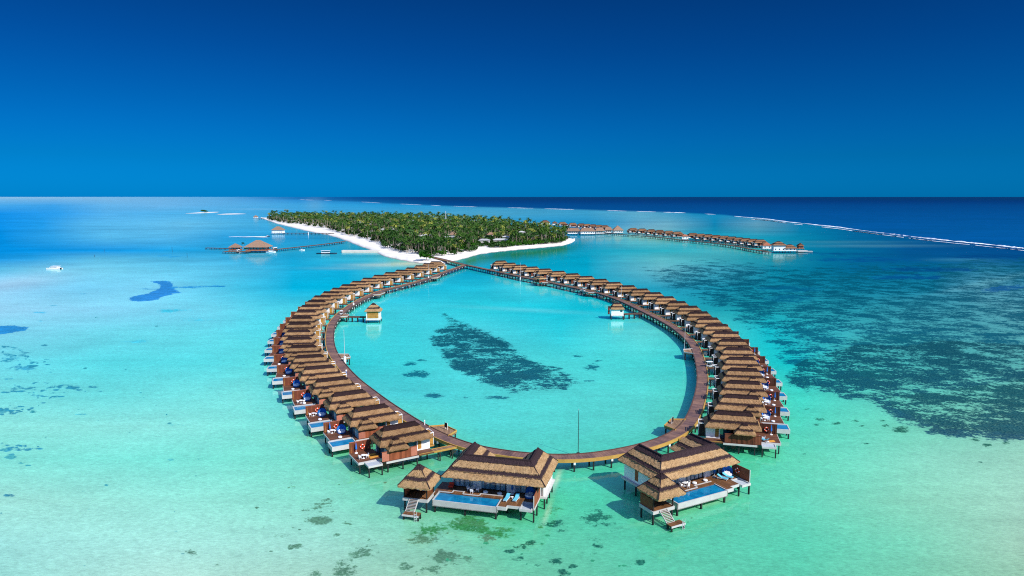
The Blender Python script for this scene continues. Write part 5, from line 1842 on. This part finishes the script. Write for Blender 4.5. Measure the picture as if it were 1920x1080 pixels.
for u, v, L, W, lab, rm, rh in HOUSES:
    x, y = at(u, v, 1.4)
    HP.append((x, y, max(L, W) / 2))
    hut("island_house", lab, "house", 0, 0, L, W, R(rnd.uniform(-12, 12)), 1.6, 5.2 if rm != "thatch_plain" else 5.0, rh, .7, wallmat="fascia", roofmat=M[rm], deck=.5, ground=1, xy=(x, y))

vegU, vegV = [p[0] for p in VEG], [p[1] for p in VEG]
bkU, bkY = [p[0] for p in BACK], [p[1] for p in BACK]


def inside_veg(x, y):
    uu = 960 + FOC * x / (y * cp + CAM_H * sp)
    if uu < 504 or uu > 1063: return False
    _, yv = at(uu, np.interp(uu, vegU, vegV), 1.3)
    return yv < y < np.interp(uu, bkU, bkY) - 12


cand = []
low = []
y = 620.0
rt = random.Random(77)
while y < 1850:
    sp_x = 6.6 if y < 900 else (8.0 if y < 1150 else 10.0)
    sp_y = sp_x * 1.1
    x = -680.0
    while x < 120:
        px, py = x + rt.uniform(-.5, .5) * sp_x, y + rt.uniform(-.5, .5) * sp_y
        x += sp_x
        if not inside_veg(px, py): continue
        bad = False
        for hx, hy, hr in HP:
            if abs(px - hx) < hr + 2.0 and -120 < py - hy < hr + 1: bad = True; low.append((px, py)) if py - hy < -hr - 2 else None; break
        if bad: continue
        if rt.random() < .10 or math.sin(px * .045 + 2 * math.sin(py * .02)) + math.sin(py * .033 + 1.3) > 1.72: continue
        cand.append((px, py))
    y += sp_y
cand.sort(key=lambda p: p[1] - 0.0)
# the beach-side palms and the ones just behind them are individuals
N_IND, N_PARTS = 270, 70
# rank by closeness to the front edge of the wood and to the camera


def rank(p):
    uu = 960 + FOC * p[0] / (p[1] * cp + CAM_H * sp)
    _, yv = at(uu, np.interp(uu, vegU, vegV), 1.3)
    return p[1] + 1.2 * (p[1] - yv)


cand.sort(key=rank)
for i, (x, y) in enumerate(cand[:N_IND]):
    k = rt.choice((0, 1, 2, 3, 4, 0, 1, 5, 2))
    s = rt.uniform(.68, 1.2)
    rz = rt.uniform(0, 2 * PI)
    if i < N_PARTS:
        e = empty("palm_tree", (x, y, 1.35), rz); e.scale = (s, s, s)
        link("trunk", PT[k][0], e); link("crown", PT[k][1], e)
        tag(e, "coconut palm on the edge of the island's wood, right beside the sand", "palm tree", "palms at the near beach edge")
    else:
        o = link("palm_tree", PW[k]); o.location = (x, y, 1.35); o.rotation_euler = (0, 0, rz); o.scale = (s, s, s)
        tag(o, "coconut palm in the near part of the island's wood, behind the edge palms", "palm tree", "palms in the near part of the wood")


def mass(name, pts, ARR, leafs, smin, smax, label, cat, zb=1.35, seed=3):
    rr = random.Random(seed)
    allv, allf, allm = [], [], []
    off = 0
    mats = [M["trunk"]] + [M[l] for l in leafs]
    arrF = [np.array([f for f in A[1]], int) for A in ARR]
    for (x, y) in pts:
        k = rr.randrange(len(ARR))
        V_ = ARR[k][0]
        s = rr.uniform(smin, smax)
        a = rr.uniform(0, 2 * PI)
        ca, sa = math.cos(a) * s, math.sin(a) * s
        W_ = np.stack([V_[:, 0] * ca - V_[:, 1] * sa + x, V_[:, 0] * sa + V_[:, 1] * ca + y, V_[:, 2] * s + zb], -1)
        allv.append(W_); allf.append(arrF[k] + off); off += len(V_)
        li = rr.randrange(len(leafs)) + 1
        mi = np.array(ARR[k][2]); allm.append(np.where(mi == 0, 0, li))
    V_ = np.concatenate(allv).astype(np.float32); F_ = np.concatenate(allf).astype(np.int32); Mi = np.concatenate(allm).astype(np.int32)
    me = bpy.data.meshes.new(name)
    me.vertices.add(len(V_)); me.vertices.foreach_set("co", V_.ravel())
    me.loops.add(F_.size); me.loops.foreach_set("vertex_index", F_.ravel())
    me.polygons.add(len(F_)); me.polygons.foreach_set("loop_start", (np.arange(len(F_)) * 4).astype(np.int32))
    me.polygons.foreach_set("material_index", Mi)
    for m_ in mats: me.materials.append(m_)
    me.update(calc_edges=True); me.validate()
    o = link(name, me)
    return tag(o, label, cat, kind="stuff")


mass("palm_grove", cand[N_IND:], PALMS, ["leaf1", "leaf2", "leaf1", "leaf5", "leaf2", "leaf1", "leaf1", "leaf2", "leaf3"], .60, 1.42, "dense palm wood covering the island behind the nearest palms", "palm grove")
under = low + [(x + rt.uniform(-3, 3), y + rt.uniform(-3, 3)) for (x, y) in cand[::2]]
mass("undergrowth", under, SHRUBS, ["leaf1", "leaf1", "leaf1", "leaf5"], .8, 1.7, "dark undergrowth below the island's palms", "undergrowth")

# beach shrubs, right hand side, each one a thing
for i, uu in enumerate(np.linspace(932, 1058, 34)):
    for j in range(2):
        vv = np.interp(uu, vegU, vegV) - 1.0 - j * 3.2
        x, y = at(uu + rt.uniform(-1.5, 1.5), vv, 1.3)
        o = link("shrub", SHM[rt.randrange(3)]); o.location = (x, y, 1.2); s = rt.uniform(1.0, 1.5); o.scale = (s, s, s * rt.uniform(.9, 1.3)); o.rotation_euler = (0, 0, rt.uniform(0, 6))
        tag(o, "bright green shrub in the low belt along the right beach", "shrub", "shrubs along the right beach")
for uu, vv, s, lab in ((800, 487.5, 1.25, "round bright green tree alone on the sand at the boardwalk landing"), (858, 472, 1.0, "broad green tree at the right of the boardwalk landing, seaward of two"), (880, 468, 1.15, "broad green tree beside the grey beach hall"), (827, 480, .8, "low broad green tree right beside the boardwalk landing"), (885, 461, 1.0, "broad green tree behind the grey beach hall")):
    x, y = at(uu, vv, 1.3)
    k = rt.randrange(2)
    e = empty("broadleaf_tree", (x, y, 1.2), rt.uniform(0, 6)); e.scale = (s * 1.25, s * 1.25, s * 1.1)
    link("trunk", BT[k][0], e); link("crown", BT[k][1], e)
    tag(e, lab, "tree")
# radio mast
x, y = at(836, 425, 1.4)
b = MB()
for s in ((-.8, -.8), (.8, -.8), (0, .9)): b.bar((x + s[0], y + s[1], 1.4), (x + s[0] * .3, y + s[1] * .3, 30), .25)
for k in range(12):
    z = 3 + k * 2.2; f = 1 - .7 * z / 30
    b.bar((x - .8 * f, y - .8 * f, z), (x + .8 * f, y - .8 * f, z + 1.1), .15)
tag(b.build("radio_mast", M["steel"]), "lattice radio mast rising from the island's palms", "mast")

# ------------------------------------------------------------------ far villas beyond the island, right
ARC = [(1187, 438), (1204, 439.3), (1221, 441), (1237, 442.6), (1254, 444.2), (1270, 446), (1299, 449), (1313.8, 450.6), (1328, 452), (1343, 453.7), (1358, 455.2), (1372, 457), (1385, 459), (1398, 460.5), (1411.5, 462.3), (1424.6, 463.6)]
P0, P1 = np.array(at(*ARC[0])), np.array(at(*ARC[-1]))
for i, (u, v) in enumerate(ARC):
    j0, j1 = max(0, i - 2), min(len(ARC) - 1, i + 2)
    d = np.array(at(*ARC[j1])) - np.array(at(*ARC[j0])); d /= np.linalg.norm(d)
    o_ = np.array((-d[1], d[0]))
    if o_[0] < 0: o_ = -o_
    make_villa(at(u, v), math.atan2(o_[1], o_[0]) - .15, -1, f"small distant thatched villa, {ORD[i + 1]} from the left in the far arc's front row", "villas of the far arc, front row", False, False, 9.0).scale = (1.22, 1.22, 1.08)
BACKROW = [(1055, 424.5), (1074, 426.5), (1090, 428), (1101, 429), (1112, 430), (1123, 431), (1134, 432)]
for i, (u, v) in enumerate(BACKROW):
    make_villa(at(u, v), R(14), -1, f"small distant thatched villa, {ORD[i + 1]} from the left in the far arc's back row", "villas of the far arc, back row", False, False, 9.0).scale = (1.2, 1.2, 1.08)
jetty("far_boardwalk", "dark boardwalk on stilts along the front of the far villa arc", [(1146, 437.5), (1179, 440.5), (1219, 443.5), (1262, 448), (1292, 451.3), (1343, 456.5), (1372, 460.4), (1394, 464), (1408, 467), (1427, 470), (1445, 472.5)], 2.2, 1.6, 6, "boardwalk")
jetty("far_boardwalk", "dark boardwalk linking the back row of the far villas to the island", [(1030, 424), (1060, 428), (1090, 431.5), (1120, 434), (1146, 437.5)], 2.2, 1.4, 6, "boardwalk")
FARH = [(1022, 422, 18, 11, 3.2, 4.5, "largest thatched roof at the left end of the far back row"), (1040, 423, 9, 8, 3, 3.5, "narrow thatched hut right of the far row's largest roof")]
for u, v, L, W, wh, rh, lab in FARH:
    hut("overwater_house", lab, "house", u, v, L, W, R(5), 2.0, wh, rh, 1.0, roofmat=M["thatch_far"])
for u, v, L, W, lab, colm in ((1074, 440, 20, 10, "left wing of the long white overwater restaurant beyond the island tip", True), (1101, 440.3, 21, 10, "middle block of the long white overwater restaurant with dark windows", False), (1124, 439.6, 12, 9, "right wing of the long white overwater restaurant", True), (1140, 438, 10, 9, "small open hall between restaurant and pyramid roofed pavilion", True)):
    hut("overwater_restaurant", lab, "restaurant", u, v, L, W, R(4), 2.0, 3.6, 4.6, 1.2, columns=colm, roofmat=M["thatch_plain"], ridge=L * .38)
hut("overwater_pavilion", "pyramid roofed white pavilion at the end of the far restaurant", "pavilion", 1158, 438, 14, 12, R(0), 2.0, 3.4, 7.0, 1.3, roofmat=M["thatch_plain"], ridge=.3)
hut("overwater_hut", "small white hut standing in front of the far arc", "hut", 1284, 450.5, 7.5, 5, R(-4), 1.8, 3.6, 2.2, .7, roofmat=M["redroof"])
hut("overwater_house", "two storey white house near the right end of the far arc", "house", 1459, 473, 11.5, 9, R(-6), 2.0, 5.6, 3.6, 1.1, roofmat=M["thatch_far"])
hut("overwater_house", "low white house right of the two storey one on the far arc", "house", 1480, 473.2, 11, 8, R(-6), 2.0, 2.6, 3.6, 1.0, roofmat=M["thatch_far"])
hut("overwater_house", "low house with red roof left of the two storey one on the far arc", "house", 1437, 469, 9, 6, R(-6), 2.0, 3.2, 2.4, .6, roofmat=M["redroof"])
hut("overwater_gazebo", "small dark gazebo at the right end of the far arc", "gazebo", 1500, 468.5, 5, 5, R(0), 1.8, 2.8, 2.8, .6, wallmat="fence", ridge=.1, roofmat=M["thatch_far"])
b = MB(); x, y = at(1503, 472.5); b.box(x - 5, x + 5, y - 3.5, y + 3.5, .6, 1.7, 0); b.box(x + 6.2, x + 11, y - 1.2, y + 1.2, .5, 1.0, 0)
tag(b.build("sun_deck", M["fascia"]), "grey sun deck beside the gazebo at the far arc's right end", "deck")

# ------------------------------------------------------------------ left hand jetties, pavilions, boats
hut("jetty_pavilion", "large open thatched pavilion on the left jetty, pyramid roof", "pavilion", 485, 472, 20, 14, R(0), 1.8, 3.6, 6.6, 2.0, wallmat="fence_pale", columns=True, roofmat=M["thatch_plain"], ridge=2.0, deck=1.2)
hut("jetty_pavilion", "smaller thatched pavilion left of the large jetty pavilion", "pavilion", 442, 471.5, 9.5, 8, R(0), 1.6, 3.0, 3.8, 1.0, wallmat="fence", columns=True, roofmat=M["thatch_plain"], ridge=.2, deck=1.0)
hut("jetty_pavilion", "white boat house with thatched roof on the middle left jetty", "pavilion", 522, 438.5, 16, 11, R(0), 1.6, 4.6, 5.2, 1.0, roofmat=M["thatch_plain"], ridge=2.0, deck=.8)
hut("jetty_pavilion", "tiny thatched pavilion off the island's left tip", "pavilion", 479.8, 410, 9, 8, R(0), 1.6, 3.0, 4.2, .9, roofmat=M["thatch_plain"], ridge=.5)
jetty("jetty", "long dark jetty from the large left pavilion to the beach", [(508, 468.5), (550, 464), (600, 458.5), (646, 452.5)], 2.0, 1.5, 6)
jetty("jetty", "jetty from the white boat house to the beach", [(532, 437), (580, 437), (626, 437.5)], 2.0, 1.3, 6)
jetty("jetty", "short jetty from the tiny pavilion to the island's left tip", [(482, 410.2), (490, 410), (497, 409.8)], 1.8, 1.0, 6)
jetty("landing_stage", "low dark landing stage running left from the two pavilions", [(386, 464.6), (405, 465), (431, 465.6)], 1.2, 1.4, 6, "landing stage")
jetty("landing_stage", "platform joining the two pavilions of the left jetty", [(420, 471.5), (445, 471.5), (470, 471.5)], 1.4, 3.2, 6, "landing stage")
x, y = at(457, 470.5)
e = empty("palm_tree", (x, y, 1.4)); e.scale = (.62, .62, .72)
link("trunk", PT[2][0], e); link("crown", PT[2][1], e); tag(e, "single palm tree between the two pavilions of the left jetty", "palm tree")
o = link("shrub", SHM[0]); x, y = at(458, 470.5); o.location = (x + 1.5, y, 1.3); o.scale = (.9, .9, .6)
tag(o, "green planter shrub at the foot of the jetty's palm", "shrub")
# stone pier
b = MB(); p0, p1 = at(641, 473), at(712, 473.5)
b.prism([(p0[0], p0[1] - 1.5), (p1[0], p1[1] - 2), (p1[0], p1[1] + 6), (p0[0], p0[1] + 6)], -.75, 1.9, 0)
for k in range(9):
    xx = p0[0] + (p1[0] - p0[0]) * (k + .5) / 9
    b.box(xx - 1.6, xx + 1.6, p0[1] - 1.9, p0[1] - 1.5, -1.2, 1.6, 0)
tag(b.build("stone_pier", pm("pier stone", (.62, .56, .48), .9, .3, .4)), "pale stone pier jutting from the left beach", "pier")


def hull(b, L, W, H, z0, mi, sheer=.25, n=10):
    vs, fs = [], []
    for i in range(n + 1):
        t = i / n
        w = W / 2 * (1 - max(0, (t - .55) / .45) ** 1.8) * (.85 + .15 * min(1, t * 4))
        w = max(w, .03)
        x = -L / 2 + L * t
        zt = z0 + H * (1 + sheer * max(0, t - .4) * 2)
        vs += [(x, -w, zt), (x * .97, -w * .6, z0), (x * .97, w * .6, z0), (x, w, zt)]
    for i in range(n):
        k = 4 * i
        for a_, c_ in ((0, 1), (1, 2), (2, 3), (3, 0)):
            fs.append((k + a_, k + c_, k + 4 + c_, k + 4 + a_))
    fs.append((0, 1, 2, 3)); fs.append((4 * n + 3, 4 * n + 2, 4 * n + 1, 4 * n))
    b.add(vs, fs, mi)


def boat(name, u, v, L, W, rz, label, hullm="whiteplastic", cabin=(.1, .5, 1.4), canopy=True, cat="boat"):
    x, y = at(u, v)
    e = empty(name, (x, y, 0), rz); tag(e, label, cat)
    b = MB(); hull(b, L, W, .95, -.3, 0); b.build("hull", M[hullm], e)
    c0, c1, ch = cabin
    b = MB(); b.box(-L / 2 + L * c0, -L / 2 + L * c1, -W * .34, W * .34, .6, .6 + ch); b.build("cabin", M["whiteplastic"], e)
    b = MB(); b.box(-L / 2 + L * c0 + .3, -L / 2 + L * c1 + .05, -W * .35, W * .35, .6 + ch * .45, .6 + ch * .8); b.build("window", M["glass"], e)
    if canopy:
        b = MB(); b.box(-L / 2 + L * c0 - .5, -L / 2 + L * c1 + .6, -W * .42, W * .42, .62 + ch, .74 + ch); b.build("canopy", M["whiteplastic"], e)
    return e


boat("motorboat", 613, 475.5, 21, 4.6, R(-4), "long dark hulled passenger boat with white cabin, moored off the left beach", "hull", (.25, .62, 2.3))
boat("motorboat", 508, 473.2, 9.5, 3.2, R(8), "white speedboat with red stripe moored at the large pavilion's front", "whiteplastic", (.3, .65, 1.5))
boat("motorboat", 516, 470.5, 8, 3.4, R(60), "white boat standing bow out at the large pavilion's right end", "whiteplastic", (.15, .7, 3.2))
boat("motorboat", 447, 473.4, 5.8, 2.6, R(70), "white boat at the smaller jetty pavilion", "whiteplastic", (.2, .7, 2.4))
boat("motorboat", 566.5, 469.5, 5.5, 2.2, R(0), "little white tender drifting between jetty and passenger boat", "whiteplastic", (.3, .55, .9), False)
boat("motorboat", 514, 436.5, 9, 3.2, R(170), "white boat beside the boat house of the middle left jetty", "whiteplastic", (.2, .6, 2))
boat("speedboat", 502, 443.5, 7, 2.4, R(8), "small dark speedboat trailing a long white wake past the jetties", "hull", (.35, .6, .9), False)
# catamaran
x, y = at(102, 504.5)
e = empty("catamaran", (x, y, 0), R(176)); tag(e, "white motor catamaran alone on the far left lagoon", "catamaran")
for s in (-1.7, 1.7):
    b = MB(); hull(b, 11, 1.3, 1.1, -.3, 0); o = b.build("hull", M["whiteplastic"], e); o.location = (0, s, 0)
b = MB(); b.box(-4.6, 3.2, -2.1, 2.1, .75, 1.05); b.build("bridge_deck", M["whiteplastic"], e)
b = MB(); b.box(-3.6, 1.6, -1.8, 1.8, 1.05, 2.3); b.build("cabin", M["whiteplastic"], e)
b = MB(); b.box(-3.4, 1.68, -1.86, 1.86, 1.5, 2.0); b.build("window", M["glass"], e)
b = MB(); b.box(-4.2, 2.0, -2.0, 2.0, 2.3, 2.42); b.build("canopy", M["whiteplastic"], e)
b = MB(); b.box(-5.2, -4.7, -1.9, 1.9, .2, 1.0); b.build("engine", M["post"], e)


def foam_streak(pts, w0, w1, name, label):
    b = MB(); n = len(pts)
    vs = []
    for i, (u, v) in enumerate(pts):
        w = w0 + (w1 - w0) * i / (n - 1)
        w *= rnd.uniform(.7, 1.2)
        vs += [(*at(u, v - w / 2), .04), (*at(u, v), .12), (*at(u, v + w / 2), .04)]
    fs = [(3 * i + k, 3 * i + k + 1, 3 * i + k + 4, 3 * i + k + 3) for i in range(n - 1) for k in range(2)]
    b.add(vs, fs)
    return tag(b.build(name, FOAM), label, "foam", kind="stuff")


foam_streak([(500 - 71 * i / 14, 444 + .15 * math.sin(i)) for i in range(15)], 1.5, .5, "wake", "white wake behind the small dark speedboat")
# channel markers
for u, v, h, lab in ((195.5, 471.5, 4, "thin channel post, far left of the markers"), (323, 472, 8.5, "tallest thin channel post left of the jetties"), (351, 482, 6.5, "thin channel post closest to the viewer, left of the jetties"), (177.5, 481, 2.5, "short channel stub left of the other markers")):
    x, y = at(u, v)
    hh = hz(h, v)
    b = MB(); b.cyl(x, y, -.75, hh, .16, .12, 6); b.cyl(x, y, hh, hh + .5, .3, .05, 6)
    tag(b.build("channel_post", M["post"]), lab, "channel marker", "channel posts in the left lagoon")
x, y = at(548, 437.5)
b = MB(); x, y = at(578, 440.5); b.cyl(x, y, -.75, 4.4, .55, .5, 8)
tag(b.build("channel_post", M["white"]), "white channel post beside the boat house jetty", "channel marker")


# islets
def islet(u, v, rx_px, ry_px, zt, name):
    x, y = at(u, v)
    rx = rx_px * y / FOC
    ry = abs(at(u, v - ry_px)[1] - y)
    nr_, nc = 5, 40
    A = np.linspace(0, 2 * PI, nc)
    Rr = np.array([1.15, 1.0, .7, .35, .001])[:, None]
    wob = 1 + .12 * np.sin(3 * A + 1) + .08 * np.sin(5 * A)
    wob[-1] = wob[0]
    o = link(name, grid_mesh(name, x + Rr * rx * np.cos(A) * wob, y + Rr * ry * np.sin(A) * wob, np.array([-.9, .05, .6, zt, zt])[:, None] + 0 * A[None, :], [], SAND))
    return tag(o, kind="structure")


islet(384, 398.6, 11, 1.3, 1.3, "islet_sand")
islet(434, 401.2, 19, .8, .5, "sandbank")
x, y = at(384.5, 398.8)
e = empty("broadleaf_tree", (x, y, 1)); e.scale = (3.0, 3.0, 1.7)
link("trunk", BT[0][0], e); link("crown", BT[0][1], e); tag(e, "spreading green clump of trees on the tiny sand islet, far left", "tree")

# ------------------------------------------------------------------ light and sky
SUN_EL, SUN_AZ = R(40), R(-43)      # direction TO the sun in the xy plane
sd = Vector((math.cos(SUN_EL) * math.cos(SUN_AZ), math.cos(SUN_EL) * math.sin(SUN_AZ), math.sin(SUN_EL)))
sun = bpy.data.lights.new("sun", "SUN")
sun.energy = 5.0
sun.angle = R(.5)
sun.color = (1.0, .955, .88)
so = bpy.data.objects.new("sun", sun); COL.objects.link(so)
so.rotation_euler = (-sd).to_track_quat("-Z", "Y").to_euler()
w = bpy.data.worlds.new("World"); SC.world = w
w.use_nodes = True
t = w.node_tree
t.nodes.clear()
out = t.nodes.new("ShaderNodeOutputWorld"); bg = t.nodes.new("ShaderNodeBackground")
sky = t.nodes.new("ShaderNodeTexSky"); sky.sky_type = "NISHITA"; sky.sun_disc = False
sky.sun_elevation = SUN_EL
sky.sun_rotation = PI / 2 - SUN_AZ
sky.altitude = 0; sky.air_density = 1.0; sky.dust_density = 0.3; sky.ozone_density = 2.0
tc = t.nodes.new("ShaderNodeTexCoord"); sx = t.nodes.new("ShaderNodeSeparateXYZ")
t.links.new(tc.outputs["Generated"], sx.inputs[0])
ramp = t.nodes.new("ShaderNodeValToRGB")
ramp.color_ramp.interpolation = "LINEAR"
t.links.new(sx.outputs[2], ramp.inputs[0])
SKYT = [(0.0, (0, .175, .645)), (.0107, (.0004, .165, .60)), (.0525, (.0004, .143, .433)), (.1265, (.0004, .121, .349)), (.197, (.001, .0985, .297)), (.268, (.002, .083, .249)), (.32, (.40, .55, .75)), (.5, (.95, 1.05, 1.3)), (1.0, (.9, 1.1, 1.5))]  # stops above the view are brightened as fill for shade under the eaves
cr = ramp.color_ramp
while len(cr.elements) < len(SKYT): cr.elements.new(.5)
for el, (p, c) in zip(cr.elements, SKYT):
    el.position = p; el.color = (*c, 1)
mx = t.nodes.new("ShaderNodeMix"); mx.data_type = "RGBA"; mx.blend_type = "MULTIPLY"; mx.inputs[0].default_value = 1.0
t.links.new(sky.outputs[0], mx.inputs[6]); t.links.new(ramp.outputs[0], mx.inputs[7])
t.links.new(mx.outputs[2], bg.inputs[0])
bg.inputs[1].default_value = 0.15
t.links.new(bg.outputs[0], out.inputs[0])

SC.view_settings.view_transform = "Standard"
SC.view_settings.look = "None"
SC.view_settings.exposure = 0.2
SC.view_settings.gamma = 1.0
SC.cycles.max_bounces = 6
SC.cycles.transparent_max_bounces = 12
SC.cycles.sample_clamp_indirect = 4.0
SC.cycles.use_denoising = False
SC.cycles.filter_width = 1.1
